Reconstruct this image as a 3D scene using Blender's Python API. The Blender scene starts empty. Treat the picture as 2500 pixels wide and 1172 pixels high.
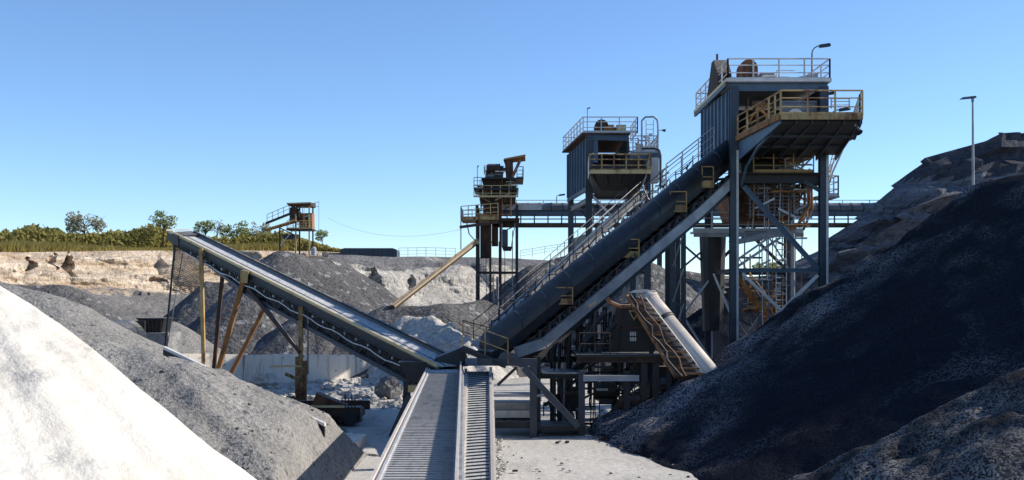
import bpy, math, random
from mathutils import Vector, Matrix, noise
R = math.radians
V = Vector
random.seed(7)
scene = bpy.context.scene
COL = scene.collection
# camera model: level camera 6 m above the yard, lens shift upward
F, CX, HY, CH = 2680.0, 1250.0, 719.0, 6.0
def P(px, py, d): return V(((px-CX)/F*d, d, CH+(HY-py)/F*d))
def PX(px, d): return (px-CX)/F*d
def PZ(py, d): return CH+(HY-py)/F*d

# ------------------------------------------------------------------ materials
def new_mat(name):
    m = bpy.data.materials.new(name); m.use_nodes = True
    nt = m.node_tree; nt.nodes.clear()
    out = nt.nodes.new('ShaderNodeOutputMaterial')
    b = nt.nodes.new('ShaderNodeBsdfPrincipled')
    nt.links.new(b.outputs[0], out.inputs[0])
    g = nt.nodes.new('ShaderNodeNewGeometry')
    return m, nt, b, g.outputs['Position']
def n_noise(nt, vec, scale, detail=4, rough=.6, stretch=None, dist=0):
    if stretch:
        mp = nt.nodes.new('ShaderNodeMapping'); mp.inputs['Scale'].default_value = stretch
        nt.links.new(vec, mp.inputs[0]); vec = mp.outputs[0]
    n = nt.nodes.new('ShaderNodeTexNoise'); n.inputs['Scale'].default_value = scale
    n.inputs['Detail'].default_value = detail; n.inputs['Roughness'].default_value = rough
    n.inputs['Distortion'].default_value = dist
    nt.links.new(vec, n.inputs['Vector']); return n.outputs[0]
def n_ramp(nt, fac, a, b, ca=(0,0,0,1), cb=(1,1,1,1)):
    r = nt.nodes.new('ShaderNodeValToRGB'); e = r.color_ramp.elements
    e[0].position = a; e[1].position = b; e[0].color = ca; e[1].color = cb
    nt.links.new(fac, r.inputs[0]); return r.outputs[0]
def n_mix(nt, fac, a, b, mode='MIX'):
    m = nt.nodes.new('ShaderNodeMix'); m.data_type = 'RGBA'; m.blend_type = mode
    for s, v in ((0, fac), (6, a), (7, b)):
        if isinstance(v, (int, float)): m.inputs[s].default_value = v
        elif isinstance(v, (tuple, list)): m.inputs[s].default_value = (*v[:3], 1)
        else: nt.links.new(v, m.inputs[s])
    return m.outputs[2]
def n_bump(nt, b, h, strength, dist, prev=None):
    n = nt.nodes.new('ShaderNodeBump'); n.inputs['Strength'].default_value = strength
    n.inputs['Distance'].default_value = dist
    nt.links.new(h, n.inputs['Height'])
    if prev: nt.links.new(prev, n.inputs['Normal'])
    nt.links.new(n.outputs[0], b.inputs['Normal']); return n.outputs[0]
def metal(name, c1, c2, rust=(.16,.055,.02), rust_lo=.62, rust_hi=.72, rough=.5, metallic=0.0, scale=1.2, streak=True, dustiness=.12, topdust=.7):
    m, nt, b, p = new_mat(name)
    base = n_mix(nt, n_ramp(nt, n_noise(nt, p, scale, 5), .35, .65), c1, c2)
    rn = n_noise(nt, p, 1.7, 6, .7, (1,1,.35) if streak else None)
    rm = n_ramp(nt, rn, rust_lo, rust_hi)
    fine = n_mix(nt, n_noise(nt, p, 14, 3), tuple(x*.55 for x in rust), tuple(min(1, x*1.7) for x in rust))
    col = n_mix(nt, rm, base, fine)
    dust = n_ramp(nt, n_noise(nt, p, 3.1, 6, .75), .55, .8)
    col = n_mix(nt, n_mix(nt, dust, (0,0,0), (dustiness,)*3), col, (.30,.28,.25))
    gn = nt.nodes.new('ShaderNodeNewGeometry'); sx = nt.nodes.new('ShaderNodeSeparateXYZ'); nt.links.new(gn.outputs['True Normal'], sx.inputs[0])
    top = n_mix(nt, 1.0, n_ramp(nt, sx.outputs[2], .45, .9), n_ramp(nt, n_noise(nt, p, 2.3, 5, .7), .3, .6, (0,0,0,1), (topdust,)*3+(1,)), 'MULTIPLY')
    oi = nt.nodes.new('ShaderNodeObjectInfo')
    col = n_mix(nt, 1.0, col, n_ramp(nt, oi.outputs['Random'], 0, 1, (.72,.74,.78,1), (1.25,1.22,1.18,1)), 'MULTIPLY')
    col = n_mix(nt, top, col, (.34,.32,.29))
    nt.links.new(col, b.inputs['Base Color'])
    b.inputs['Metallic'].default_value = metallic
    nt.links.new(n_mix(nt, rm, (rough,)*3, (.9,)*3), b.inputs['Roughness'])
    n_bump(nt, b, n_noise(nt, p, 9, 4), .25, .02)
    return m
def granular(name, c1, c2, glo, ghi, grain=9.0, big=.45, bump=.9, bdist=.12, stretch=(1,1,1), rough=.95, spec=.2, speck=None, speck_at=.66, speck_scale=None, patch=None, patch_lo=.6, patch_scale=.35, speck_patch=False, speck_attr=None, sun_paint_col=(.1,.1,.105)):
    """loose material: c1/c2 patches, individual grains between glo and ghi times as bright"""
    m, nt, b, p = new_mat(name)
    big_n = n_ramp(nt, n_noise(nt, p, big, 6, .65, stretch, .6), .35, .65)
    col = n_mix(nt, big_n, c1, c2)
    g = n_noise(nt, p, grain, 3, .7)
    col = n_mix(nt, 1.0, col, n_ramp(nt, g, .3, .7, (glo,)*3+(1,), (ghi,)*3+(1,)), 'MULTIPLY')
    if speck:
        v = nt.nodes.new('ShaderNodeTexVoronoi'); v.inputs['Scale'].default_value = speck_scale or grain*.8
        nt.links.new(p, v.inputs['Vector'])
        sp = n_ramp(nt, v.outputs['Color'], speck_at, speck_at+.06)
        if speck_patch:
            pm = n_ramp(nt, n_noise(nt, p, .28, 5, .6, None, .8), .5, .66)
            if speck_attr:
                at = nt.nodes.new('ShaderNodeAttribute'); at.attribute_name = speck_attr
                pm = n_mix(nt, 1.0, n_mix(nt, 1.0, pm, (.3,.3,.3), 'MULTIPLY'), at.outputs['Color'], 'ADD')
                col = n_mix(nt, n_mix(nt, 1.0, at.outputs['Color'], n_ramp(nt, g, .35, .62), 'MULTIPLY'), col, sun_paint_col)  # sunlit tone mixed into the base colour where the attribute is set
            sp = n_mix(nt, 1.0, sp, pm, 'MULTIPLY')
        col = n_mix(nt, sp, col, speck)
    if patch:
        pn = n_noise(nt, p, patch_scale, 5, .7, (.8,.4,1.0), .5)
        gr = n_mix(nt, 1.0, n_ramp(nt, pn, patch_lo, patch_lo+.1), n_ramp(nt, n_noise(nt, p, 22, 3, .8), .38, .5), 'MULTIPLY')
        col = n_mix(nt, gr, col, patch)
    nt.links.new(col, b.inputs['Base Color'])
    b.inputs['Roughness'].default_value = rough
    b.inputs['Specular IOR Level'].default_value = spec
    h = n_bump(nt, b, g, bump, bdist)
    n_bump(nt, b, n_noise(nt, p, grain*.3, 4, .6), bump*.6, bdist*2.2, h)
    return m

M = {}
M['navy'] = metal('navy steel paint', (.012,.023,.038), (.022,.039,.06), rust=(.07,.035,.018), rust_lo=.66, rust_hi=.78, rough=.42, dustiness=.07)
M['blue_sheet'] = metal('blue grey sheet', (.042,.08,.125), (.065,.112,.165), rust=(.035,.035,.035), rust_lo=.62, rust_hi=.8, rough=.5, dustiness=.05)
M['black'] = metal('black steel', (.007,.008,.009), (.016,.017,.018), rust=(.05,.024,.012), rust_lo=.62, rust_hi=.74, rough=.55, dustiness=.03)
M['grey'] = metal('grey galvanised', (.18,.19,.2), (.30,.31,.32), rust=(.12,.06,.03), rust_lo=.64, rust_hi=.76, rough=.45, metallic=.3)
M['pale'] = metal('pale galvanised', (.42,.43,.43), (.6,.6,.58), rust=(.15,.08,.04), rust_lo=.66, rust_hi=.8, rough=.5)
M['yellow'] = metal('faded yellow paint', (.36,.23,.075), (.46,.33,.15), rust=(.14,.06,.027), rust_lo=.46, rust_hi=.62, rough=.6)
M['old_yellow'] = metal('grimy yellow paint', (.22,.14,.045), (.3,.2,.08), rust=(.10,.045,.02), rust_lo=.5, rust_hi=.62, rough=.7)
M['pale_yellow'] = metal('pale yellow paint', (.5,.37,.16), (.58,.46,.24), rust=(.2,.1,.05), rust_lo=.58, rust_hi=.72, rough=.6)
M['rust'] = metal('rusted steel', (.10,.045,.022), (.2,.09,.04), rust=(.05,.025,.015), rust_lo=.5, rust_hi=.62, rough=.9)
M['orange_rust'] = metal('orange rusted steel', (.26,.11,.035), (.36,.18,.06), rust=(.09,.04,.02), rust_lo=.5, rust_hi=.64, rough=.9)
M['dark_rust'] = metal('dark rusted steel', (.04,.024,.016), (.075,.04,.024), rust=(.15,.06,.025), rust_lo=.58, rust_hi=.68, rough=.85)
M['mid_grey'] = metal('dull grey sheet', (.085,.095,.105), (.14,.15,.16), rust=(.09,.05,.03), rust_lo=.62, rust_hi=.76, rough=.5)
M['white_tube'] = metal('dusty white tube', (.52,.47,.41), (.62,.57,.50), rust=(.35,.25,.18), rust_lo=.66, rust_hi=.84, rough=.6)
M['rubber'] = metal('black rubber hood', (.010,.012,.016), (.018,.021,.026), rust=(.035,.033,.03), rust_lo=.6, rust_hi=.8, rough=.5, dustiness=.04, topdust=.12)
M['drum'] = metal('red rusted drum', (.16,.055,.025), (.22,.09,.04), rust=(.06,.03,.02), rust_lo=.55, rust_hi=.66, rough=.7)
M['glass'] = metal('dark lamp glass', (.03,.03,.035), (.05,.05,.055), rust_lo=.9, rust_hi=.95, rough=.2)

def belt_mat(name, c1, c2, axis_scale, stretch):
    m, nt, b, p = new_mat(name)
    col = n_mix(nt, n_ramp(nt, n_noise(nt, p, axis_scale, 5, .6, stretch), .3, .7), c1, c2)
    col = n_mix(nt, n_ramp(nt, n_noise(nt, p, 3, 6, .75, (2.2,.5,1)), .5, .72), col, tuple(x*.58 for x in c1))
    nt.links.new(col, b.inputs['Base Color']); b.inputs['Roughness'].default_value = .75
    n_bump(nt, b, n_noise(nt, p, 10, 3), .3, .03)
    return m
M['belt_dark'] = belt_mat('worn belt rib', (.26,.255,.24), (.36,.35,.33), 2.5, (1,1,1))
M['belt'] = belt_mat('dusty grey belt', (.38,.375,.36), (.50,.495,.48), 1.5, (1,1.6,1))
M['belt2'] = belt_mat('pale streaked belt', (.36,.37,.37), (.58,.58,.55), 2.2, (1.6,1.6,.3))

M['white_sand'] = granular('white mineral powder', (.63,.605,.55), (.51,.475,.40), .93, 1.05, 7, .5, .35, .1, (.9,.35,.9), patch=(.3,.295,.29), patch_lo=.55, patch_scale=.6)
M['grey_gravel'] = granular('grey gravel', (.15,.15,.15), (.2,.196,.19), .55, 1.4, 7, .4, .9, .14, speck=(.34,.34,.33), speck_at=.8)
M['light_gravel'] = granular('light grey gravel', (.19,.184,.172), (.285,.275,.254), .55, 1.4, 8, .45, .8, .12, speck=(.10,.10,.10), speck_at=.84, patch=(.06,.06,.062), patch_lo=.63, patch_scale=.5)
M['far_gravel'] = granular('blue grey gravel', (.088,.086,.086), (.13,.127,.124), .55, 1.45, 3.2, .2, .9, .3, speck=(.27,.265,.26), speck_at=.8)
M['coal'] = granular('black coal', (.016,.019,.026), (.023,.0265,.035), .5, 1.45, 11, .3, .8, .10, rough=1, spec=.0, speck=(.24,.242,.25), speck_at=.52, speck_scale=18, speck_patch=True, speck_attr='dry', sun_paint_col=(.082,.096,.125))  # paler tone and specks stand in for sun on the heap's shoulder
M['coal_near'] = granular('black coal chips', (.014,.016,.02), (.021,.023,.027), .4, 1.6, 14, .6, 1.0, .1, rough=.95, spec=.05, speck=(.24,.245,.25), speck_at=.5, speck_scale=27, speck_patch=True, speck_attr='dry')  # light specks and tone stand in for sunlit grains
M['ground'] = granular('dusty yard ground', (.43,.41,.37), (.56,.535,.485), .78, 1.15, 5, .16, .5, .06, (1,.45,1), speck=(.22,.21,.2), speck_at=.93, patch=(.27,.255,.235), patch_lo=.56, patch_scale=.3)
M['rubble'] = granular('pale rubble', (.42,.40,.36), (.58,.55,.50), .6, 1.2, 4, .8, .8, .15)
M['grey_rubble'] = granular('grey rubble', (.2,.2,.2), (.34,.33,.32), .6, 1.2, 4, .8, .8, .15)
M['black_rubble'] = granular('coal lumps', (.02,.021,.025), (.06,.06,.065), .6, 1.3, 6, .8, .8, .1)

def concrete():
    m, nt, b, p = new_mat('weathered concrete')
    col = n_mix(nt, n_ramp(nt, n_noise(nt, p, .5, 6, .65, (1,1,.5)), .35, .68), (.76,.69,.58), (.60,.545,.46))
    st = n_ramp(nt, n_noise(nt, p, 2.2, 5, .7, (1.6,1,.14)), .56, .72)
    col = n_mix(nt, st, col, (.22,.19,.15))
    col = n_mix(nt, n_ramp(nt, n_noise(nt, p, 1.3, 4), .62, .7), col, (.3,.28,.25))
    nt.links.new(col, b.inputs['Base Color']); b.inputs['Roughness'].default_value = .9
    n_bump(nt, b, n_noise(nt, p, 6, 5), .4, .05)
    return m
M['concrete'] = concrete()

def rock_mat(name, chalk1, chalk2, cover1, cover2, dark, vscale=.5, bedc=(.72,.65,.57)):
    """quarry face: the 'cover' attribute says where loose material lies over the bare rock"""
    m, nt, b, p = new_mat(name)
    a = nt.nodes.new('ShaderNodeAttribute'); a.attribute_name = 'cover'
    wob = n_noise(nt, p, .35, 6, .7)
    add = nt.nodes.new('ShaderNodeMath'); add.operation = 'ADD'
    nt.links.new(a.outputs['Fac'], add.inputs[0])
    sub = nt.nodes.new('ShaderNodeMath'); sub.operation = 'MULTIPLY_ADD'
    nt.links.new(wob, sub.inputs[0]); sub.inputs[1].default_value = 1.6; sub.inputs[2].default_value = -.8
    nt.links.new(sub.outputs[0], add.inputs[1])
    cov = n_ramp(nt, add.outputs[0], .42, .58)
    rock = n_mix(nt, n_ramp(nt, n_noise(nt, p, .25, 6, .7, (1,1,2.4)), .35, .65), chalk1, chalk2)
    bed = n_ramp(nt, n_noise(nt, p, .9, 5, .65, (.12,.12,2.2), .3), .38, .62, (*bedc,1), (1.1,1.1,1.1,1))
    rock = n_mix(nt, 1.0, rock, bed, 'MULTIPLY')
    cracks = n_ramp(nt, n_noise(nt, p, vscale*2.4, 7, .85, (1.2,1.2,.45), 1.2), .5, .64)
    rock = n_mix(nt, cracks, rock, dark)
    spots = n_ramp(nt, n_noise(nt, p, .5, 4, .8), .7, .76)
    rock = n_mix(nt, spots, rock, tuple(x*.7 for x in dark))
    gn = n_noise(nt, p, 2.6, 3, .75)
    loose = n_mix(nt, n_ramp(nt, n_noise(nt, p, .18, 5), .35, .65), cover1, cover2)
    loose = n_mix(nt, 1.0, loose, n_ramp(nt, gn, .3, .7, (.6,.6,.6,1), (1.35,1.35,1.35,1)), 'MULTIPLY')
    col = n_mix(nt, cov, rock, loose)
    nt.links.new(col, b.inputs['Base Color']); b.inputs['Roughness'].default_value = .95
    b.inputs['Specular IOR Level'].default_value = .15
    h = n_bump(nt, b, gn, .7, .3)
    n_bump(nt, b, n_noise(nt, p, vscale*1.6, 6, .75, (1,1,.5)), .8, .8, h)
    return m
M['quarry'] = rock_mat('pale quarry rock', (.74,.63,.49), (.60,.505,.39), (.17,.165,.16), (.25,.24,.225), (.2,.16,.125))
M['bench'] = rock_mat('white quarry bench', (.62,.59,.53), (.48,.46,.42), (.15,.15,.155), (.22,.22,.22), (.17,.16,.15), .7, (.82,.81,.79))
M['dark_cliff'] = rock_mat('dark shale cliff', (.17,.174,.195), (.24,.244,.265), (.055,.06,.074), (.082,.087,.10), (.075,.078,.09), .5, (.6,.6,.62))

def foliage(name, c1, c2, c3, sc=.5):
    m, nt, b, p = new_mat(name)
    col = n_mix(nt, n_ramp(nt, n_noise(nt, p, sc, 4), .35, .65), c1, c2)
    col = n_mix(nt, n_ramp(nt, n_noise(nt, p, 3.0, 3), .45, .7), col, c3)
    nt.links.new(col, b.inputs['Base Color']); b.inputs['Roughness'].default_value = .8
    b.inputs['Specular IOR Level'].default_value = .2
    tr = nt.nodes.new('ShaderNodeBsdfTranslucent'); nt.links.new(col, tr.inputs[0])
    mx = nt.nodes.new('ShaderNodeMixShader'); mx.inputs[0].default_value = .55
    nt.links.new(b.outputs[0], mx.inputs[1]); nt.links.new(tr.outputs[0], mx.inputs[2])
    nt.links.new(mx.outputs[0], [n for n in nt.nodes if n.type == 'OUTPUT_MATERIAL'][0].inputs[0])
    return m
M['hedge'] = foliage('olive undergrowth leaves', (.30,.29,.095), (.40,.34,.12), (.19,.20,.065), .22)
M['leaf_green'] = foliage('spring green leaves', (.26,.31,.13), (.36,.40,.17), (.18,.22,.09))
M['leaf_grey'] = foliage('grey green twigs', (.32,.32,.22), (.42,.40,.28), (.22,.23,.15))
M['dry_grass'] = foliage('dry meadow grass', (.40,.33,.10), (.5,.41,.15), (.26,.23,.07), .3)
M['bark'] = foliage('bark', (.09,.07,.05), (.13,.105,.08), (.05,.04,.03), 2)

# ------------------------------------------------------------------ objects
def world_loc(o):
    t = V((0,0,0))
    while o is not None: t = t + o.location; o = o.parent
    return t
def prop(o, label=None, cat=None, group=None, kind=None):
    if label: o['label'] = label
    if cat: o['category'] = cat
    if group: o['group'] = group
    if kind: o['kind'] = kind
    return o
def thing(name, label, cat, loc=(0,0,0), group=None):
    o = bpy.data.objects.new(name, None); COL.objects.link(o); o.location = loc
    o.empty_display_size = .3
    return prop(o, label, cat, group)
class MB:
    def __init__(s): s.v = []; s.f = []
    def poly(s, pts, faces):
        n = len(s.v); s.v += [tuple(p) for p in pts]; s.f += [tuple(i+n for i in f) for f in faces]; return s
    def hexa(s, c):       # 8 corners: bottom loop, top loop
        return s.poly(c, [(3,2,1,0),(4,5,6,7),(0,1,5,4),(1,2,6,5),(2,3,7,6),(3,0,4,7)])
    def box(s, x0, x1, y0, y1, z0, z1):
        return s.hexa([(x0,y0,z0),(x1,y0,z0),(x1,y1,z0),(x0,y1,z0),(x0,y0,z1),(x1,y0,z1),(x1,y1,z1),(x0,y1,z1)])
    def frame(s, p, q, up=V((0,0,1))):
        p, q = V(p), V(q); a = (q-p).normalized(); up = V(up)
        if abs(a.dot(up)) > .97: up = V((0,1,0))
        r = a.cross(up).normalized(); u = r.cross(a).normalized(); return p, q, a, r, u
    def beam(s, p, q, w=.15, h=None, up=V((0,0,1)), off=(0,0)):
        h = h or w
        p, q, a, r, u = s.frame(p, q, up)
        o = r*off[0]+u*off[1]; p = p+o; q = q+o
        c = [(-1,-1),(1,-1),(1,1),(-1,1)]
        return s.hexa([p+r*(x*w/2)+u*(y*h/2) for x, y in c]+[q+r*(x*w/2)+u*(y*h/2) for x, y in c])
    def ibeam(s, p, q, w=.3, h=.3, t=.035, up=V((0,0,1))):
        s.beam(p, q, t, h-2*t, up)
        s.beam(p, q, w, t, up, (0, h/2-t/2)); s.beam(p, q, w, t, up, (0, -h/2+t/2)); return s
    def tube(s, p, q, r=.05, n=8, r2=None, cap=True):
        p, q, a, rt, u = s.frame(p, q); r2 = r if r2 is None else r2
        ring = lambda c, rr: [c+rt*(math.cos(i*2*math.pi/n)*rr)+u*(math.sin(i*2*math.pi/n)*rr) for i in range(n)]
        fs = [(i,(i+1)%n,n+(i+1)%n,n+i) for i in range(n)]
        if cap: fs += [tuple(range(n-1,-1,-1)), tuple(range(n,2*n))]
        return s.poly(ring(p, r)+ring(q, r2), fs)
    def path(s, pts, r=.04, n=6):
        for a, b in zip(pts[:-1], pts[1:]): s.tube(a, b, r, n)
        return s
    def prism(s, outline, vec):
        n = len(outline); o = [V(p) for p in outline]; vec = V(vec)
        return s.poly(o+[p+vec for p in o], [tuple(range(n-1,-1,-1)), tuple(range(n,2*n))]+[(i,(i+1)%n,n+(i+1)%n,n+i) for i in range(n)])
    def rails(s, pts, h=1.05, r=.028, step=1.4, mids=(.35,.7), toe=True, post=None):
        """posts, handrail, mid rails and toe board along a floor-level polyline"""
        up = V((0,0,1))
        for a, b in zip(pts[:-1], pts[1:]):
            a, b = V(a), V(b); n = max(1, round((b-a).length/step))
            for i in range(n+1):
                c = a.lerp(b, i/n); s.beam(c, c+up*h, post or r*2.1)
            s.tube(a+up*h, b+up*h, r*1.2, 6)
            for m in mids: s.tube(a+up*(h*m), b+up*(h*m), r*.85, 5)
            if toe: s.beam(a+up*.08, b+up*.08, .02, .16)
        return s
    def ladder(s, p, q, w=.5, side=V((1,0,0)), step=.32, r=.025):
        p, q, side = V(p), V(q), V(side)
        s.tube(p-side*w/2, q-side*w/2, r, 5); s.tube(p+side*w/2, q+side*w/2, r, 5)
        n = max(2, int((q-p).length/step))
        for i in range(1, n):
            c = p.lerp(q, i/n); s.tube(c-side*w/2, c+side*w/2, r*.7, 4)
        return s
    def stairs(s, p, q, w=.8, side=V((0,1,0)), n=12):
        p, q, side = V(p), V(q), V(side)
        for k in (-1, 1): s.beam(p+side*(k*w/2), q+side*(k*w/2), .05, .22)
        d = (q-p); flat = V((d.x, d.y, 0)).normalized()
        for i in range(1, n):
            c = p.lerp(q, i/n); s.beam(c-side*w/2, c+side*w/2, .24, .03)
        return s
    def truss(s, p, q, h, n=8, w=.08, up=V((0,0,1))):
        p, q, up = V(p), V(q), V(up)
        s.beam(p, q, w*1.4); s.beam(p+up*h, q+up*h, w*1.4)
        for i in range(n+1):
            c = p.lerp(q, i/n); s.beam(c, c+up*h, w)
            if i < n:
                e = p.lerp(q, (i+1)/n); s.beam(c, e+up*h, w*.8) if i % 2 else s.beam(c+up*h, e, w*.8)
        return s
    def ribbed(s, a, b, z0, z1, n=10, t=.06, depth=.05):
        """upright sheet from a to b (xy) with standing ribs"""
        a, b = V((a[0],a[1],0)), V((b[0],b[1],0)); dr = (b-a).normalized(); nr = V((-dr.y, dr.x, 0))
        s.hexa([a+V((0,0,z0)), b+V((0,0,z0)), b+nr*t+V((0,0,z0)), a+nr*t+V((0,0,z0)), a+V((0,0,z1)), b+V((0,0,z1)), b+nr*t+V((0,0,z1)), a+nr*t+V((0,0,z1))])
        for i in range(n+1):
            c = a.lerp(b, (i+.02)/(n+.04)) - nr*depth*.5
            s.beam(c+V((0,0,z0+.03)), c+V((0,0,z1-.03)), .07, depth, nr)
        return s
    def build(s, name, mat, parent=None, smooth=False):
        off = world_loc(parent) if parent else V((0,0,0))
        me = bpy.data.meshes.new(name)
        me.from_pydata([(x-off.x, y-off.y, z-off.z) for x, y, z in s.v], [], s.f)
        me.materials.append(M[mat] if isinstance(mat, str) else mat)
        if smooth:
            for pl in me.polygons: pl.use_smooth = True
        o = bpy.data.objects.new(name, me); COL.objects.link(o); o.parent = parent
        return o

def fbm(x, y, z=0, o=5):
    return noise.fractal(V((x, y, z)), 1.0, 2.0, o)      # about -1..1

# ------------------------------------------------------------------ loose heaps (height fields)
def heap(name, mat, ridge, slope, step, label=None, cat='heap', group=None, amp=.25, gully=.25, seed=0, concave=.10, bounds=None, crest=.5, floor=0.0, f1=.22, extra=None, sun_paint=None):
    """ridge: list of (x,y,z) crest points; the heap falls off at `slope` degrees round it"""
    ridge = [V(p) for p in ridge]; tn = math.tan(R(slope))
    rad = max((p.z-floor)/tn for p in ridge)*1.18
    x0 = min(p.x for p in ridge)-rad; x1 = max(p.x for p in ridge)+rad
    y0 = min(p.y for p in ridge)-rad; y1 = max(p.y for p in ridge)+rad
    if bounds: x0, x1, y0, y1 = max(x0, bounds[0]), min(x1, bounds[1]), max(y0, bounds[2]), min(y1, bounds[3])
    nx, ny = int((x1-x0)/step)+1, int((y1-y0)/step)+1
    segs = list(zip(ridge[:-1], ridge[1:])) or [(ridge[0], ridge[0]+V((.01,0,0)))]
    vs = []; keep = []; sun_paints = []
    for j in range(ny):
        for i in range(nx):
            x, y = x0+i*step, y0+j*step; best = -1e9; rr = 0; ang = 0
            for a, b in segs:
                dx, dy = b.x-a.x, b.y-a.y; L = dx*dx+dy*dy
                t = max(0, min(1, ((x-a.x)*dx+(y-a.y)*dy)/L)) if L else 0
                cx, cy, cz = a.x+dx*t, a.y+dy*t, a.z+(b.z-a.z)*t
                r = math.hypot(x-cx, y-cy); z = cz-tn*(math.sqrt(r*r+crest*crest)-crest)
                if z > best: best = z; rr = r; ang = math.atan2(y-cy, x-cx); top = cz
            z = best-floor; H = top-floor
            u = max(0, min(1, 1-z/H)) if H > 0 else 1
            if z > 0: z -= H*concave*math.sin(math.pi*u)*.5
            k = min(1, max(0, z/1.2+.35))
            z += k*(amp*fbm(x*f1+seed, y*f1, seed, 6)*1.4 + gully*u*noise.noise(V((ang*6.5+seed, rr*.16, seed*1.7))) + .35*amp*noise.noise(V((x*1.3, y*1.3, seed))))
            if extra: z += extra(x, y, z)
            sun_paints.append(sun_paint(x, y, z, ang, rr) if sun_paint else 0)
            vs.append((x, y, z+floor)); keep.append(z > -.12)
    mb = MB(); mb.v = vs
    for j in range(ny-1):
        for i in range(nx-1):
            a = j*nx+i
            if keep[a] or keep[a+1] or keep[a+nx] or keep[a+nx+1]: mb.f.append((a, a+1, a+nx+1, a+nx))
    # drop unused vertices
    used = sorted({i for f in mb.f for i in f}); mp = {o: n for n, o in enumerate(used)}
    mb.v = [vs[i] for i in used]; mb.f = [tuple(mp[i] for i in f) for f in mb.f]
    o = mb.build(name, mat, None, True)
    if sun_paint:
        at = o.data.attributes.new('dry', 'FLOAT', 'POINT'); at.data.foreach_set('value', [sun_paints[i] for i in used])
    return prop(o, label, cat, group)

def loft(name, mat, cols, nu, nv, disp, seed=0, label=None, cat=None, kind='structure', nscale=.12, cover=None, caves=(), ledge=None):
    """terrain face from columns of 3D control points; displaced by fractal noise"""
    def cr(pts, t):
        n = len(pts)-1; f = max(0, min(n-1e-6, t*n)); i = int(f); u = f-i
        return pts[i].lerp(pts[i+1], u)
    lin = []
    for c in cols: lin.append([cr(c, j/nv) for j in range(nv+1)])
    mb = MB(); cov = []; m = len(cols)-1
    for i in range(nu+1):
        f = min(m-1e-6, i/nu*m); k = int(f); u = f-k
        for j in range(nv+1):
            p = lin[k][j].lerp(lin[k+1][j], u)
            n1 = fbm(p.x*nscale+seed, p.y*nscale*.6, p.z*nscale*1.6, 6)
            n2 = fbm(p.x*nscale*.7-seed, p.y*nscale, p.z*nscale*2.5+9, 5)
            w = disp(j/nv)
            cov.append(cover(p, i/nu, j/nv) if cover else 0)
            cut = 0
            if caves:
                qx = CX+p.x/p.y*F; qy = HY-(p.z-CH)/p.y*F
                for cx_, cy_, rx_, ry_, dp_ in caves:
                    e_ = ((qx-cx_)/rx_)**2+((qy-cy_)/ry_)**2
                    e_ += .9*noise.noise(V((qx*.07, qy*.07, 2)))+.5*noise.noise(V((qx*.2, qy*.2, 5)))
                    if e_ < 1: cut = max(cut, dp_*(1-e_)**.4)
            if ledge:
                q_ = (p.z+.5*n2+.012*p.x)/ledge[0]; cut -= ledge[1]*(q_ % 1.0)*min(1, w*1.4)
            mb.v.append((p.x+n2*w*.8-cut*.6, p.y-abs(n1)*w*2.0+cut, p.z+n2*w*.35))
    for i in range(nu):
        for j in range(nv):
            a = i*(nv+1)+j; mb.f.append((a, a+nv+1, a+nv+2, a+1))
    o = mb.build(name, mat, None, False)
    at = o.data.attributes.new('cover', 'FLOAT', 'POINT')
    at.data.foreach_set('value', cov)
    return prop(o, label, cat, None, kind)

def scatter(name, mat, pts, rmin, rmax, kind='stuff', seed=1):
    """angular stones at the given points, one object"""
    rnd = random.Random(seed); mb = MB()
    base = [V(p).normalized() for p in ((1,1,1),(-1,-1,1),(-1,1,-1),(1,-1,-1),(0,0,1.2),(1.1,0,0),(0,-1.2,0),(-1,.2,0))]
    fs = None
    for p in pts:
        r = rmin+(rmax-rmin)*rnd.random()**2.5
        q = [V((rnd.uniform(.7,1.3)*x, rnd.uniform(.7,1.3)*y, rnd.uniform(.5,1)*z)) for x, y, z in ((1,0,0),(0,1,0),(-1,0,0),(0,-1,0),(.5,.5,.8),(-.5,.5,.8),(-.5,-.5,.8),(.5,-.5,.8))]
        a = rnd.uniform(0, 6.3); ca, sa = math.cos(a), math.sin(a)
        q = [V((x*ca-y*sa, x*sa+y*ca, z))*r+V(p) for x, y, z in q]
        mb.hexa(q)
    o = mb.build(name, mat); o['kind'] = kind; return o

def leaves(mb, blobs, n, size, rnd, flat=.0):
    """n small leaf clumps spread through ellipsoids [(centre, (rx,ry,rz))]"""
    wts = [b[1][0]*b[1][1]*b[1][2] for b in blobs]
    for _ in range(n):
        c, r = rnd.choices(blobs, wts)[0]
        while True:
            q = V((rnd.uniform(-1,1), rnd.uniform(-1,1), rnd.uniform(-1,1)))
            if .15 < q.length < 1: break
        q = q*(q.length**-.35)
        p = V((c[0]+q.x*r[0], c[1]+q.y*r[1], c[2]+q.z*r[2]))
        a = V((rnd.gauss(0,1), rnd.gauss(0,1), rnd.gauss(0,1))).normalized(); b = a.orthogonal().normalized(); b.rotate(Matrix.Rotation(rnd.uniform(0,6.3), 3, a))
        s = size*rnd.uniform(.5,1.4); t = a.cross(b)
        mb.poly([p+b*s, p+t*s*.5, p-b*s, p-t*s*.5], [(0,1,2,3)])
    return mb
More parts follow.
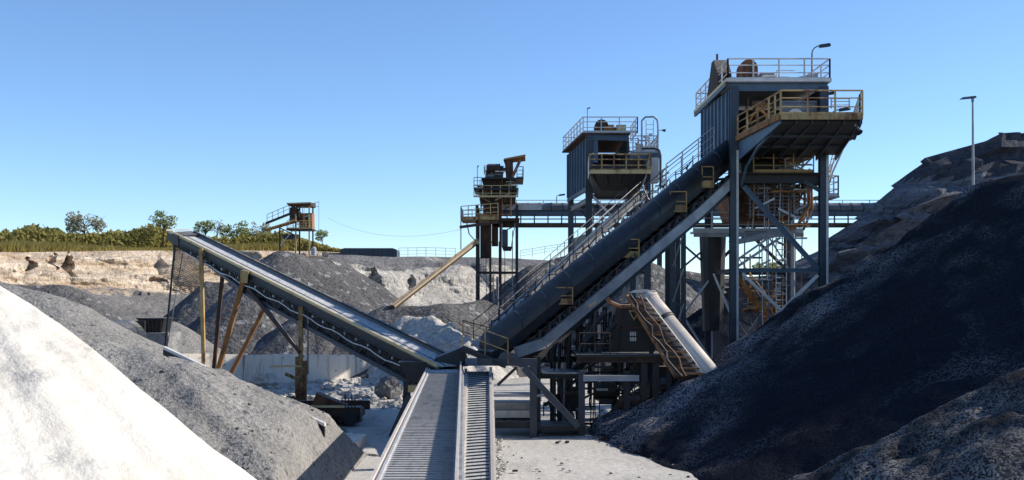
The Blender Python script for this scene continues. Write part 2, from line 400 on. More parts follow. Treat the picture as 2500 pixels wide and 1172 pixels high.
def make_tree(name, label, base, h, cw, ch, n, size, leafm, seed, group=None, trunk_r=.12, bare=0):
    rnd = random.Random(seed); base = V(base)
    t = thing(name, label, 'tree', base, group)
    tr = MB(); top = base+V((rnd.uniform(-.2,.2), 0, h-ch*.45))
    tr.tube(base-V((0,0,.3)), base.lerp(top, .5), trunk_r, 7, trunk_r*.7); tr.tube(base.lerp(top, .5), top, trunk_r*.7, 7, trunk_r*.35)
    cc = base+V((0,0,h-ch/2)); blobs = []
    for k in range(10+bare):
        a = rnd.uniform(0, 6.3); e = rnd.uniform(-.5,.95)
        q = cc+V((math.cos(a)*cw*.42*math.sqrt(1-e*e*.8), math.sin(a)*cw*.35, e*ch*.42))
        st = base.lerp(top, rnd.uniform(.55,.98)); mid = st.lerp(q, .5)+V((0,0,.15*ch*.3))
        tr.tube(st, mid, trunk_r*.32, 5, trunk_r*.2); tr.tube(mid, q, trunk_r*.2, 5, trunk_r*.06)
        for _ in range(3+bare//3):
            e2 = mid.lerp(q, rnd.uniform(.2,1))+V((rnd.gauss(0,1)*cw*.11, rnd.gauss(0,1)*cw*.1, rnd.gauss(.3,1)*ch*.1)); tr.tube(mid.lerp(q, rnd.uniform(.1,.8)), e2, trunk_r*.12, 4, trunk_r*.05)
        s = rnd.uniform(.13,.26)
        blobs.append((q, (cw*s, cw*s, ch*s*.8)))
    tr.build('trunk', 'bark', t)
    leaves(MB() if False else (cm := MB()), blobs, n, size, rnd).build('crown', leafm, t)
    return t
# ================================================================== SETTING
def ground():
    """one sheet, finer near the yard"""
    xs = [-900,-400,-200,-120]+[-80+i*1.6 for i in range(101)]+[120,200,400,900]
    ys = [-200,-60,0]+[6+i*1.2 for i in range(90)]+[130,170,250,420,900]
    mb = MB()
    for y in ys:
        for x in xs:
            z = -.05
            if -80 < x < 82 and 4 < y < 125: z += .07*fbm(x*.25, y*.25, 3, 5)+.05*noise.noise(V((x*.9, y*.35, 1)))
            mb.v.append((x, y, z))
    n = len(xs)
    for j in range(len(ys)-1):
        for i in range(n-1): a = j*n+i; mb.f.append((a, a+1, a+n+1, a+n))
    return prop(mb.build('ground', 'ground', None, True), kind='structure')
ground()

# left quarry face: foot, talus, terrace, rock wall, plateau
def qcol(px, foot_d, t1y, t1d, t2y, t2d, topy, topd):
    f = P(px, 0, foot_d); f.z = -.3
    back = P(px, topy, topd); far = V((back.x*1.25, topd+60, back.z+1.2)); far2 = V((back.x*1.8, topd+220, back.z+1.5))
    return [f, P(px, t1y, t1d), P(px, t2y, t2d), P(px, (t2y+topy)/2+12, t2d+1.8), back, far, far2]
TOPD = [(-900,70),(-700,80),(-350,94),(-100,104),(60,110),(180,116),(300,121),(400,126),(520,131),(640,135),(760,138),(860,140),(960,142),(1200,146)]
def rim(px):
    for (a, da), (b, db) in zip(TOPD[:-1], TOPD[1:]):
        if px <= b: return da+(db-da)*max(0, px-a)/(b-a)
    return 146
ROWS = []
for px, t1y, t2y, ty in ((-900,800,705,618),(-700,790,705,618),(-350,790,705,616),(-100,790,700,616),(60,770,702,616),(180,765,706,614),(300,775,712,612),(400,780,715,612),(520,790,720,612),(640,800,725,612),(760,800,730,613),(860,800,735,618),(960,800,735,622)):
    q = rim(px); ROWS.append((px, q-36, t1y, q-19, t2y, q-6, ty, q))
def qdisp(t): return 1.5 if .3 < t < .66 else (.7 if t <= .3 else .1)
def qcover(p, u, v):
    # the slope below the rock wall is loose grey spoil
    return 1.15-(p.z-4.6)*.42
loft('quarry_face', 'quarry', [qcol(*r) for r in ROWS], 330, 84, qdisp, seed=2, cover=qcover, ledge=(1.9, .9), caves=[(75,646,8,22,1.2),(130,642,7,22,1.2),(172,652,14,30,2.0),(375,690,30,8,1)])

# middle bench: grey spoil tipped over a white face
BROWS = []
for px, ay, by, cy, ty, q in ((800,800,730,640,622,114),(880,800,725,655,624,118),(960,800,738,662,626,121),(1060,800,742,660,627,126),(1160,800,740,655,629,131),(1260,800,735,650,632,136),(1400,800,730,660,640,141),(1560,800,730,672,655,146),(1750,800,730,690,672,152),(2000,800,740,700,684,160)):
    BROWS.append((px, q-27, ay, q-16, by, q-8, cy, q-4, ty, q))
def bcol(px, fd, ay, ad, by, bd, cy, cd, ty, td):
    f = P(px, 0, fd); f.z = -.3; top = P(px, ty, td)
    return [f, P(px, ay, ad), P(px, by, bd), P(px, cy, cd), top, V((top.x*1.3, td+60, top.z+.4)), V((top.x*2, td+240, top.z+.4))]
def bcover(p, u, v):
    hi = 1.0 if v > .6 else (v-.47)/.08 if v > .47 else 0
    lo = 1.0 if v < .22 else max(0, 1-(v-.22)/.12)
    x = .32*math.sin(p.x*.33+1)+.25*math.sin(p.x*.83)
    return max(hi*.9+x*.6, lo*1.1)+ (1.0 if p.x > 12 else 0)
loft('quarry_bench', 'bench', [bcol(*r) for r in BROWS], 260, 66, lambda t: 1.5 if .2 < t < .58 else .35 if t < .7 else .1, seed=5, cover=bcover, caves=[(915,690,16,30,1.4),(1010,695,8,24,1.3)])

# dark terraced cliff on the right
def ccol(px, fd, ly, ld, my, md, hy, hd, ty, td):
    f = P(px, 0, fd); f.z = -.3; top = P(px, ty, td)
    return [f, P(px, ly, ld), P(px, my, md), P(px, my-6, md+4), P(px, hy, hd), P(px, hy-4, hd+3), top, V((top.x+16, td+30, top.z+1)), V((top.x*1.5+20, td+200, top.z-4))]
CROWS = [(1640, 84, 800,96, 752,104, 715,106, 690,109), (1760, 84, 800,96, 750,104, 705,106, 682,109), (1880, 84, 790,96, 745,104, 700,107, 672,110), (1960, 84, 770,96, 730,104, 690,107, 655,110), (1990, 84, 765,96, 720,104, 660,106.5, 636,109),
         (2004, 84, 760,96, 700,104, 622,106.5, 592,109), (2089, 84, 750,96, 690,104, 600,107, 528,110), (2144, 84, 740,96, 660,104, 560,107, 482,111), (2194, 84, 740,96, 640,104, 520,107, 438,112), (2254, 84, 740,96, 620,104, 490,107, 386,112), (2324, 84, 740,96, 610,104, 470,107, 366,112), (2394, 84, 740,96, 600,104, 455,107, 346,112),
         (2434, 84, 740,96, 600,104, 450,107, 324,112), (2540, 84, 740,96, 600,104, 445,107, 330,112), (2750, 84, 740,96, 600,104, 440,107, 300,112), (3200, 84, 740,96, 600,104, 440,107, 300,112)]
_c = []
for r_ in CROWS:
    sh = 14 if r_[0] >= 2000 else 12 if r_[0] >= 1985 else 6 if r_[0] >= 1950 else 0
    _c.append((r_[0], r_[1]-sh*.6, r_[2], r_[3]-sh*.85, r_[4], r_[5]-sh, r_[6], r_[7]-sh, r_[8], r_[9]-sh))
CROWS = _c
def cdisp(t): return .9 if .12 < t < .72 else .3
def ccover(p, u, v):
    return (.95 if p.z > 16.3 else 0)+(1.0 if v < .26 else 0)+.25*math.sin(p.z*1.1+p.x*.1)
loft('terraced_cliff', 'dark_cliff', [ccol(*r) for r in CROWS], 170, 60, cdisp, seed=11, nscale=.16, cover=ccover, ledge=(2.6, 1.4))

# ------------------------------------------------------------------ plants on the rim
rnd = random.Random(3)
mb = MB()
for _ in range(26000):       # hedge-like undergrowth, seen as one mass
    px = rnd.uniform(-260, 840); d = rim(px)+rnd.uniform(6, 16)
    edge = 1 if px < 700 else max(.15, 1-(px-700)/150)
    hgt = (2.6+.55*math.sin(px*.021)+.5*fbm(px*.02, d*.1, 1, 4)+.35*noise.noise(V((px*.09, d*.3, 4))))*edge*(.78 if px > 420 else 1)
    z = PZ(612, rim(px))+.2+hgt*rnd.random()**.7*1.05*rim(px)/138
    p = V((PX(px, d), d, z))
    a = V((rnd.gauss(0,1), rnd.gauss(0,1), rnd.gauss(0,.6))).normalized(); b = a.orthogonal(); b.rotate(Matrix.Rotation(rnd.uniform(0,6.3),3,a)); t = a.cross(b); s = rnd.uniform(.1,.28)
    mb.poly([p+b*s, p+t*s*.55, p-b*s, p-t*s*.55], [(0,1,2,3)])
prop(mb.build('undergrowth', 'hedge'), kind='stuff')
mb = MB()
for _ in range(15000):       # parched meadow strip along the edge
    px = rnd.uniform(-260, 700); d = rim(px)+rnd.uniform(.4, 6.5)
    p = V((PX(px, d), d, PZ(613, rim(px))-.1)); h = rnd.uniform(.3, .95)*(1.15+.4*math.sin(px*.01+1)); w = rnd.uniform(.05,.12); l = V((rnd.gauss(0,.25), rnd.gauss(0,.25), 0))
    mb.poly([p+V((-w,0,0)), p+V((w,0,0)), p+l+V((0,0,h))], [(0,1,2)])
prop(mb.build('grass', 'dry_grass'), kind='stuff')
RIM = PZ(610, 140)
make_tree('bush', 'broad grey-green bush rising highest above the long olive hedge', P(208, 600, rim(208)+9), 4.0, 3.7, 3.3, 1300, .15, 'leaf_grey', 21, 'trees on the quarry rim', .16, 10)['category'] = 'bush'
make_tree('tree', 'small tree with bare trunk and round green crown beside the stacker head', P(397, 604, rim(397)+4), 4.2, 2.9, 2.1, 750, .15, 'leaf_green', 22, 'trees on the quarry rim', .11, 4)
make_tree('tree', 'bright green low tree just right of the stacker head', P(500, 600, rim(500)+9), 3.2, 2.6, 2.4, 600, .15, 'leaf_green', 23, 'trees on the quarry rim', .1)
make_tree('tree', 'thin bare twiggy sapling between two green trees on the rim', P(530, 600, rim(530)+9), 3.4, 1.5, 2.4, 260, .09, 'leaf_grey', 24, 'trees on the quarry rim', .08, 8)
make_tree('tree', 'broad fresh green tree left of the rusty rim tower', P(578, 602, rim(578)+9), 3.5, 3.6, 2.9, 1000, .16, 'leaf_green', 25, 'trees on the quarry rim', .12)
make_tree('tree', 'grey-green airy tree directly left of the yellow chute of the rim tower', P(632, 604, rim(632)+9), 3.4, 2.5, 2.6, 800, .13, 'leaf_grey', 26, 'trees on the quarry rim', .1, 5)
make_tree('tree', 'small tree behind the legs of the rim tower, right of the white tank', P(786, 606, rim(786)+9), 2.3, 1.8, 1.8, 600, .13, 'leaf_green', 27, 'trees on the quarry rim', .08)
make_tree('tree', 'round tree far off, framed by the braces of the largest tower', P(1873, 684, 158), 3.2, 3.4, 2.5, 1100, .17, 'leaf_green', 28, None, .12, 4)

# ------------------------------------------------------------------ heaps
# foreground, left
heap('white_heap', 'white_sand', [P(-480, 470, 14.5), P(-193, 606, 15.2)], 41, .075, 'big white powder heap filling the near left corner', 'heap', 'material heaps', amp=.13, gully=.6, seed=3, bounds=(-16, 3, 7.5, 22), crest=.7, concave=.03)
heap('grey_heap', 'light_gravel', [P(-300, 730, 33), P(150, 800, 33.5), P(318, 824, 34)], 27, .13, 'pale grey gravel heap with dark patches directly behind the white heap', 'heap', 'material heaps', amp=.32, gully=.5, seed=8, bounds=(-34, -4.6, 22, 46), crest=.8, concave=.02, extra=lambda x, y, z: min(0, (-5.5-x)*2.0-z) if z > 0 else 0)
heap('grey_heap', 'light_gravel', [P(-60, 690, 45), P(95, 715, 45)], 28, .2, 'smooth light grey heap in front of the dark culvert', 'heap', 'material heaps', amp=.15, gully=.2, seed=15, crest=1.2)
heap('grey_heap', 'far_gravel', [P(-60, 690, 78), P(150, 694, 80)], 33, .3, 'flat-topped dark grey heap left of the culvert', 'heap', 'material heaps', amp=.25, gully=.2, seed=18, crest=1.2)
# middle
heap('grey_heap', 'far_gravel', [P(680, 612, 106), P(750, 624, 108), P(830, 634, 112)], 34, .35, 'tallest blue-grey gravel heap rising behind the stacker belt', 'heap', 'material heaps', amp=.3, gully=.45, seed=25, crest=.8)
heap('grey_heap', 'far_gravel', [P(598, 686, 91)], 39, .22, 'steep grey cone behind the rusty stacker legs', 'heap', 'material heaps', amp=.15, gully=.25, seed=31, crest=.5)
heap('grey_heap', 'far_gravel', [P(742, 758, 87), P(775, 764, 87)], 36, .2, 'low grey cone behind the concrete wall, right of the steep cone', 'heap', 'material heaps', amp=.15, gully=.25, seed=37, crest=.5)
heap('grey_heap', 'light_gravel', [P(415, 782, 84)], 31, .22, 'small light cone behind the left end of the concrete wall', 'heap', 'material heaps', amp=.12, gully=.2, seed=41, crest=.5)
heap('grey_heap', 'far_gravel', [P(505, 688, 101), P(540, 690, 101)], 40, .25, 'dark cone peeking over the left flank of the steep cone', 'heap', 'material heaps', amp=.2, gully=.3, seed=43, crest=.4)
heap('grey_heap', 'far_gravel', [P(940, 752, 88.5), P(1080, 742, 88), P(1180, 738, 92)], 30, .28, 'wide grey heap under the foot of the yellow chute', 'heap', 'material heaps', amp=.2, gully=.25, seed=47, crest=.8)
heap('rubble_heap', 'rubble', [P(1000, 768, 85), P(1095, 796, 82)], 36, .2, 'lumpy pale rubble heap beside the lower end of the stacker', 'heap', 'material heaps', amp=.55, gully=.5, seed=49, crest=.5, f1=.5)
heap('grey_heap', 'far_gravel', [P(1300, 652, 104), P(1390, 624, 106), P(1430, 640, 107)], 33, .35, 'dark grey heap behind the legs of the smallest tower', 'heap', 'material heaps', amp=.3, gully=.4, seed=53, crest=.7)
heap('grey_heap', 'far_gravel', [P(1585, 640, 90), P(1625, 660, 90)], 36, .28, 'grey heap glimpsed under the tower conveyor', 'heap', 'material heaps', amp=.2, gully=.3, seed=57, crest=.6)
heap('grey_heap', 'far_gravel', [P(1660, 655, 97), P(1700, 668, 97)], 36, .3, 'grey heap behind the legs of the largest tower', 'heap', 'material heaps', amp=.2, gully=.3, seed=59, crest=.6)
# right
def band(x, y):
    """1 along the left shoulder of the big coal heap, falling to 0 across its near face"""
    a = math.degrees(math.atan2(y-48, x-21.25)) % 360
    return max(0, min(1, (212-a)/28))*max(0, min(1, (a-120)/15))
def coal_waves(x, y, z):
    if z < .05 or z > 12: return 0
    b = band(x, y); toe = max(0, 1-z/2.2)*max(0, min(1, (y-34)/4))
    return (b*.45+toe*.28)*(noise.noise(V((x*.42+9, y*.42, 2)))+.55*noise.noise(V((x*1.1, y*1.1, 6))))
def coal_sun_paint(x, y, z, a, r):  # sun on the left shoulder and toe, painted into the coal colour
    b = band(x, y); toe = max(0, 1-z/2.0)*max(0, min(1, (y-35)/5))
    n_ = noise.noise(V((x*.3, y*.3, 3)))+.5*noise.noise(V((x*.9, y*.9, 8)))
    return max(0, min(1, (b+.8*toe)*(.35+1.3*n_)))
heap('coal_heap', 'coal', [P(2435, 444, 48), P(2880, 340, 40), P(4000, 180, 30)], 33, .15, 'huge black coal heap with a sunlit crest, rising to the right edge', 'heap', 'material heaps', amp=.10, gully=.7, seed=61, bounds=(1, 34, 24, 62), crest=.9, concave=.10, extra=coal_waves, sun_paint=coal_sun_paint)
heap('coal_heap', 'coal_near', [P(2740, 832, 22.5), P(3250, 800, 22)], 30.5, .085, 'low black coal heap with glinting chips in the near right corner', 'heap', 'material heaps', amp=.16, gully=.4, seed=67, bounds=(2.5, 22, 13, 34), crest=.8, concave=.0, f1=.35, extra=lambda x, y, z: .26*noise.noise(V((x*.75, y*.75, 4)))+.12*noise.noise(V((x*1.9, y*1.9, 1))), sun_paint=lambda x, y, z, a, r: max(0, min(1, .55+1.3*noise.noise(V((x*.8, y*.8, 2))))))  # mottled sunlit grain is painted into this heap's colour

heap('coal_heap', 'coal', [P(1800, 706, 80), P(1930, 690, 80)], 31, .25, 'dark coal heap seen between the legs of the largest tower', 'heap', 'material heaps', amp=.25, gully=.4, seed=71, crest=.8)
# loose stones
rs = random.Random(5)
pts = []
for _ in range(800):
    px = rs.uniform(480, 990); d = rs.uniform(58, 70+max(0,(px-520))/470*11); pts.append((PX(px, d), d, -.02))
gh = bpy.data.objects['grey_heap'].data.vertices
cand = [v_.co for v_ in gh if v_.co.z > .2 and v_.co.x > -19]
pts2 = []
while len(pts2) < 420:
    c_ = rs.choice(cand)
    k_ = noise.noise(V((c_.x*.35, c_.y*.35, 7)))
    if k_ > .12 or rs.random() < .12: pts2.append((c_.x, c_.y, c_.z))
scatter('heap_stones', 'grey_gravel', pts2, .03, .10, seed=8)
wh = [v_.co for v_ in bpy.data.objects['white_heap'].data.vertices if v_.co.z > 1.5 and v_.co.x > -9]
spill = [(PX(rs.gauss(1212,9), d_), d_, -.02) for d_ in [rs.uniform(33, 47) for _ in range(420)]]
scatter('spilled_gravel', 'rubble', spill, .02, .14, seed=12)
scatter('rubble', 'rubble', pts, .04, .32, seed=2)
pts = []
for _ in range(900):
    a = rs.uniform(2.2, 4.2); r = 17.2+abs(rs.gauss(0, .35)); pts.append((21.2+r*math.cos(a), 48+r*math.sin(a), 0))
for _ in range(60):
    px = rs.uniform(1200, 2300); d = rs.uniform(30, 46); pts.append((PX(px, d), d, -.02))
scatter('coal_rubble', 'black_rubble', [p for p in pts if p[0] < 24], .02, .12, seed=3)
pts = []
for _ in range(160):
    px = rs.uniform(850, 1700); d = rs.uniform(34, 70); pts.append((PX(px, d), d, -.02))
scatter('grey_rubble', 'grey_rubble', pts, .02, .13, seed=4)

# ------------------------------------------------------------------ walls, slabs, culvert
t = thing('concrete_wall', 'long stained concrete retaining wall under the grey cones', 'wall', (PX(700,76), 76, 0))
wa, wb = V((PX(440,70.5), 70.5, 0)), V((PX(990,82.5), 82.5, 0)); wd = (wb-wa).normalized(); wn = V((-wd.y, wd.x, 0))
def wq(u, o, z): return wa.lerp(wb, u)+wn*o+Zv0*z
Zv0 = V((0,0,1))
for i in range(8):
    u0, u1 = i/8+.0012, (i+1)/8-.0012; o = .04*(i%2); za, zb_ = 2.18-.68*u0-.03*(i%3), 2.18-.68*u1-.03*(i%3)
    MB().hexa([wq(u0,o,-.2),wq(u1,o,-.2),wq(u1,.45,-.2),wq(u0,.45,-.2),wq(u0,o,za),wq(u1,o,zb_),wq(u1,.45,zb_),wq(u0,.45,za)]).build('panel', 'concrete', t)
MB().hexa([wq(0,.46,-.2),wq(1,.46,-.2),wq(1,2.4,-.2),wq(0,2.4,-.2),wq(0,.46,2.0),wq(1,.46,1.35),wq(1,2.4,1.35),wq(0,2.4,2.0)]).build('backfill', 'grey_rubble', t)
# rock and mound on the rubble floor
def boulder(name, label, c, r, mat, seed, cat='boulder'):
    bm = MB(); rr = random.Random(seed); nu, nv = 14, 9
    for j in range(nv+1):
        for i in range(nu):
            th = math.pi*j/nv; ph = 2*math.pi*i/nu
            q = V((math.sin(th)*math.cos(ph), math.sin(th)*math.sin(ph), math.cos(th)))
            k = 1+.35*noise.noise(q*1.6+V((seed,0,0)))+.15*noise.noise(q*4+V((0,seed,0)))
            bm.v.append((c[0]+q.x*r[0]*k, c[1]+q.y*r[1]*k, c[2]+q.z*r[2]*k))
    for j in range(nv):
        for i in range(nu): bm.f.append((j*nu+i, j*nu+(i+1)%nu, (j+1)*nu+(i+1)%nu, (j+1)*nu+i))
    return prop(bm.build(name, mat), label, cat)
boulder('boulder', 'dark angular boulder at the right end of the concrete wall', P(950, 955, 64)+V((0,0,.1)), (.75,.7,.75), 'grey_gravel', 5)
boulder('boulder', 'flat pale lump of rock on the rubble floor left of the dark boulder', P(850, 990, 60), (.6,.5,.3), 'rubble', 9)
boulder('boulder', 'pale boulder lying at the foot of the concrete wall behind the stacker leg', P(645, 930, 71.5), (1.0,.7,.55), 'rubble', 12)
# sloping board wall along the crest of the pale grey heap
t = thing('wing_wall', 'long sloping black wall with a pale coping along the edge of the pale grey heap', 'wall', P(590, 950, 38))
A, B = P(398, 846, 38.5), P(792, 1034, 36)
for k, (z0, z1, nm, mt, w) in enumerate(((-.75, -.10, 'board', 'black', .16), (-.098, .0, 'coping', 'pale', .3))):
    a0, b0 = A+V((0,0,z0)), B+V((0,0,max(z0, -B.z+.05))); a1, b1 = A+V((0,0,z1)), B+V((0,0,z1)); y = V((0,w,0))
    MB().hexa([a0, b0, b0+y, a0+y, a1, b1, b1+y, a1+y]).build(nm, mt, t)
t = thing('concrete_slab', 'loose pale concrete slab lying at the lower end of the sloping black wall', 'slab', P(850, 1085, 40))
q = [P(795, 1052, 45.7), P(897, 1060, 44.6), P(852, 1090, 41.0)]
for v_ in q: v_.z = .32
MB().prism([v_-V((0,0,.36)) for v_ in q], (0,0,.36)).build('slab', 'concrete', t)  # flat prism added to give a pale triangle on the ground
# culvert
t = thing('culvert', 'half-round rusty culvert mouth half buried by the smooth light heap', 'culvert', P(232, 820, 64))
mb, mi = MB(), MB(); c = P(236, 836, 62); n = 14; r0 = 1.1
for k in range(n):
    a0, a1 = math.pi*k/n, math.pi*(k+1)/n
    for mbx, ra, rb, y0, y1 in ((mb, r0, r0+.1, 62, 67), (mi, r0-.09, r0+.16, 61.9, 62.15))[:2 if k < 7 else 1]:
        e = lambda a, r, y: V((c.x+r*math.cos(a), y, c.z+r*math.sin(a)))
        mbx.hexa([e(a0,ra,y0), e(a0,rb,y0), e(a0,rb,y1), e(a0,ra,y1), e(a1,ra,y0), e(a1,rb,y0), e(a1,rb,y1), e(a1,ra,y1)])
mb.box(c.x-r0-.1, c.x-r0, 62, 67, -.1, c.z); mb.box(c.x+r0, c.x+r0+.1, 62, 67, -.1, c.z)
mb.box(c.x-r0, c.x+r0, 66.8, 67, -.1, c.z+r0)
mb.build('pipe', 'black', t); mi.build('rim', 'orange_rust', t)
MB().hexa([(c.x+r0+.15,61.5,0),(c.x+r0+1.9,61.5,0),(c.x+r0+1.9,62.6,0),(c.x+r0+.15,62.6,0),(c.x+r0+.15,61.7,c.z+.4),(c.x+r0+1.5,61.7,c.z-.1),(c.x+r0+1.5,62.4,c.z-.1),(c.x+r0+.15,62.4,c.z+.4)]).build('headwall', 'concrete', t)
t = thing('skip', 'black steel skip standing on the slope right of the culvert', 'skip', P(370, 810, 70))
x0, x1, zz = PX(338,70), PX(402,70), PZ(812,70)
MB().hexa([(x0+.2,70,zz),(x1-.2,70,zz),(x1-.2,71.6,zz),(x0+.2,71.6,zz),(x0,69.8,zz+.85),(x1,69.8,zz+.85),(x1,71.8,zz+.85),(x0,71.8,zz+.85)]).build('body', 'black', t)
mb = MB()
for i in range(6): xx = x0+.12+(x1-x0-.24)*i/5; mb.beam((xx,69.78,zz+.8),(x0+.25+(x1-x0-.5)*i/5,69.97,zz+.02),.06)
mb.build('ribs', 'dark_rust', t); MB().box(x0-.05,x1+.05,69.7,71.9,zz+.852,zz+.93).build('lip', 'black', t)
MB().box(x0-.4, x1+.4, 69.4, 72.2, -.1, zz).build('plinth', 'grey_rubble', t)
# rim: shed, fence, cable
t = thing('shed', 'long low dark grey shed with rounded ends on the quarry rim', 'shed', P(900, 624, 133))
x0, x1, z0, z1 = PX(830,133), PX(969,133), PZ(628,133), PZ(607,133)
prof = [(x0,z0),(x1,z0),(x1,z1-.25),(x1-.2,z1-.04),(x1-.5,z1),(x0+.5,z1),(x0+.2,z1-.04),(x0,z1-.25)]
mb = MB().prism([(a,133,b) for a, b in prof], (0,3.5,0))
for i in range(1, 12): xx = x0+(x1-x0)*i/12; mb.box(xx-.03,xx+.03,132.94,132.99,z0+.05,z1-.1)
mb.build('body', 'navy', t); MB().box(x0+.45,x1-.45,132.9,136.6,z1+.003,z1+.07).build('roof', 'grey', t)
t = thing('guard_rail', 'thin pale guard rail along the rim right of the long shed', 'fence', P(1040, 626, 131))
MB().rails([P(974,629,131), P(1040,628,131), P(1112,630,131)], 1.15, .022, 1.1, toe=False).build('railing', 'pale', t)
t = thing('guard_rail', 'thin guard rail on the far rim between the smallest and the middle tower', 'fence', P(1320, 632, 134))
MB().rails([P(1270,632,134), P(1330,622,134), P(1392,612,134)], 1.0, .02, 2, toe=False).build('railing', 'grey', t)
mb = MB(); pa, pb = P(800, 532, 134), P(1125, 560, 96)
pts = [pa.lerp(pb, i/16)-V((0,0,1.3*4*(i/16)*(1-i/16))) for i in range(17)]
prop(mb.path(pts, .010, 4).build('cable', 'grey'), 'slack overhead cable between the rim tower and the smallest tower', 'cable')
# ================================================================== CONVEYORS
Zv = V((0,0,1))
def bar(t, name, mat, p, q, w=.15, h=None, up=Zv): return MB().beam(p, q, w, h, up).build(name, mat, t)
def ibar(t, name, mat, p, q, w=.3, h=.3, up=Zv, th=.04): return MB().ibeam(p, q, w, h, th, up).build(name, mat, t)
def slabbox(t, name, mat, *a): return MB().box(*a).build(name, mat, t)
def rail(t, pts, mat='pale', h=1.05, r=.03, step=1.4, toe=True, mids=(.35,.7)): return MB().rails(pts, h, r, step, mids, toe).build('railing', mat, t)
def gooseneck(t, base, h, dx, mat='grey'):
    b = V(base); mb = MB(); mb.tube(b, b+Zv*h*.78, .05, 7, .04)
    pts = [b+Zv*h*.78]+[b+V((dx*(1-math.cos(a)), 0, h*.78+h*.22*math.sin(a))) for a in (.4,.8,1.2,1.57)]
    o = mb.path(pts, .035, 6).build('lamp_pole', mat, t)
    e = pts[-1]; s = 1 if dx > 0 else -1
    MB().hexa([e+V((x*s, y, z)) for x, y, z in ((-.05,-.12,-.1),(.5,-.16,-.02),(.5,.16,-.02),(-.05,.12,-.1),(-.05,-.08,.05),(.45,-.1,.12),(.45,.1,.12),(-.05,.08,.05))]).build('lamp_head', 'glass', o)
    return o

# ---- foreground belt ------------------------------------------------
t = thing('belt_conveyor', 'long level grey belt conveyor running from the camera to the yard centre', 'conveyor', (-2.5, 30, 0), 'belts in the middle of the yard')
ZB = 2.83
def bx(d, side): return (-2.375-(d-19)*.0437) if side == 0 else (-.957-(d-19)*.0440)
D0, D1 = 10.0, 47.0
def strip(o0, o1, z0, z1, side0, side1, d0=D0, d1=D1):
    return [(bx(d0,side0)+o0,d0,z0),(bx(d0,side1)+o1,d0,z0),(bx(d1,side1)+o1,d1,z0),(bx(d1,side0)+o0,d1,z0),(bx(d0,side0)+o0,d0,z1),(bx(d0,side1)+o1,d0,z1),(bx(d1,side1)+o1,d1,z1),(bx(d1,side0)+o0,d1,z1)]
b = MB().hexa(strip(.10,-.05,ZB-.06,ZB-.03,0,1)).build('belt', 'belt', t)
mb = MB(); d = D0
while d < D1-2:
    mb.box(bx(d,0)+.14, bx(d,1)-.09, d, d+.05, ZB-.031, ZB-.008); d += .28
mb.build('tread', 'belt_dark', b)
MB().hexa(strip(-.06,-1.38,ZB-.28,ZB+.05,0,1) if False else strip(-.06,.0,ZB-.28,ZB+.05,0,0)).build('side_frame', 'white_tube', t)
MB().hexa(strip(.0,.05,ZB-.28,ZB-.02,0,0)).build('inner_flange', 'navy', t)
MB().hexa(strip(.05,.10,ZB-.03,ZB+.02,0,0)).build('edge_strip', 'pale', t)
MB().hexa(strip(-.05,-.02,ZB-.1,ZB+.30,1,1)).build('skirt_board', 'black', t)
MB().hexa(strip(-.02,.03,ZB-.28,ZB+.32,1,1)).build('side_frame', 'white_tube', t)
MB().hexa(strip(.03,.09,ZB-.3,ZB+.1,1,1)).build('outer_channel', 'navy', t)
MB().hexa(strip(.09,.13,ZB-.3,ZB-.06,1,1)).build('cable_tray', 'pale', t)
for d in (14.5, 20.5, 26.5, 32.5, 38.5, 44):
    xa, xb = bx(d,0)-.03, bx(d,1)+.02
    for xx in (xa+.1, xb-.1): ibar(t, 'leg', 'navy', (xx,d,-.1), (xx,d,ZB-.29), .18, .18, V((0,1,0)))
    bar(t, 'cross_beam', 'navy', (xa,d+.0,ZB-.40), (xb,d,ZB-.40), .14, .2)
    bar(t, 'brace', 'navy', (xa+.1,d+.05,.2), (xb-.1,d+.05,ZB-.6), .07)
# ---- second, climbing belt -------------------------------------------
t = thing('belt_conveyor', 'narrow hatched belt climbing beside the right edge of the long level belt', 'conveyor', (-1.3, 40, 0), 'belts in the middle of the yard')
a0, a1 = V((-1.40,31.5,.19)), V((-1.93,47.4,2.68)); b0, b1 = V((-.60,31.5,.19)), V((-.98,47.4,2.68))
def sl2(p0, p1, q0, q1, zlo, zhi): return [p0+Zv*zlo, q0+Zv*zlo, q1+Zv*zlo, p1+Zv*zlo, p0+Zv*zhi, q0+Zv*zhi, q1+Zv*zhi, p1+Zv*zhi]
xv = V((1,0,0))
bl = MB().hexa(sl2(a0, a1, b0, b1, -.05, 0)).build('belt', 'belt2', t)
mb = MB()
for i in range(46):
    u = i/46; c0 = a0.lerp(a1, u); c1 = b0.lerp(b1, min(1, u+.012))
    mb.beam(c0+xv*.06+Zv*.015, c1-xv*.06+Zv*.015, .06, .05)
mb.build('tread', 'navy', bl)
MB().hexa(sl2(a0-xv*.12, a1-xv*.12, a0-xv*.0, a1-xv*.0, -.3, .12)).build('side_frame', 'white_tube', t)
MB().hexa(sl2(b0, b1, b0+xv*.1, b1+xv*.1, -.3, .1)).build('side_frame', 'white_tube', t)
MB().hexa(sl2(b0+xv*.1, b1+xv*.1, b0+xv*.17, b1+xv*.17, -.3, -.05)).build('cable_tray', 'white_tube', t)
for u in (.35, .65, .93):
    for p0, p1 in ((a0,a1),(b0,b1)):
        c = p0.lerp(p1, u); bar(t, 'leg', 'navy', (c.x,c.y,-.1), c-Zv*.31, .13)

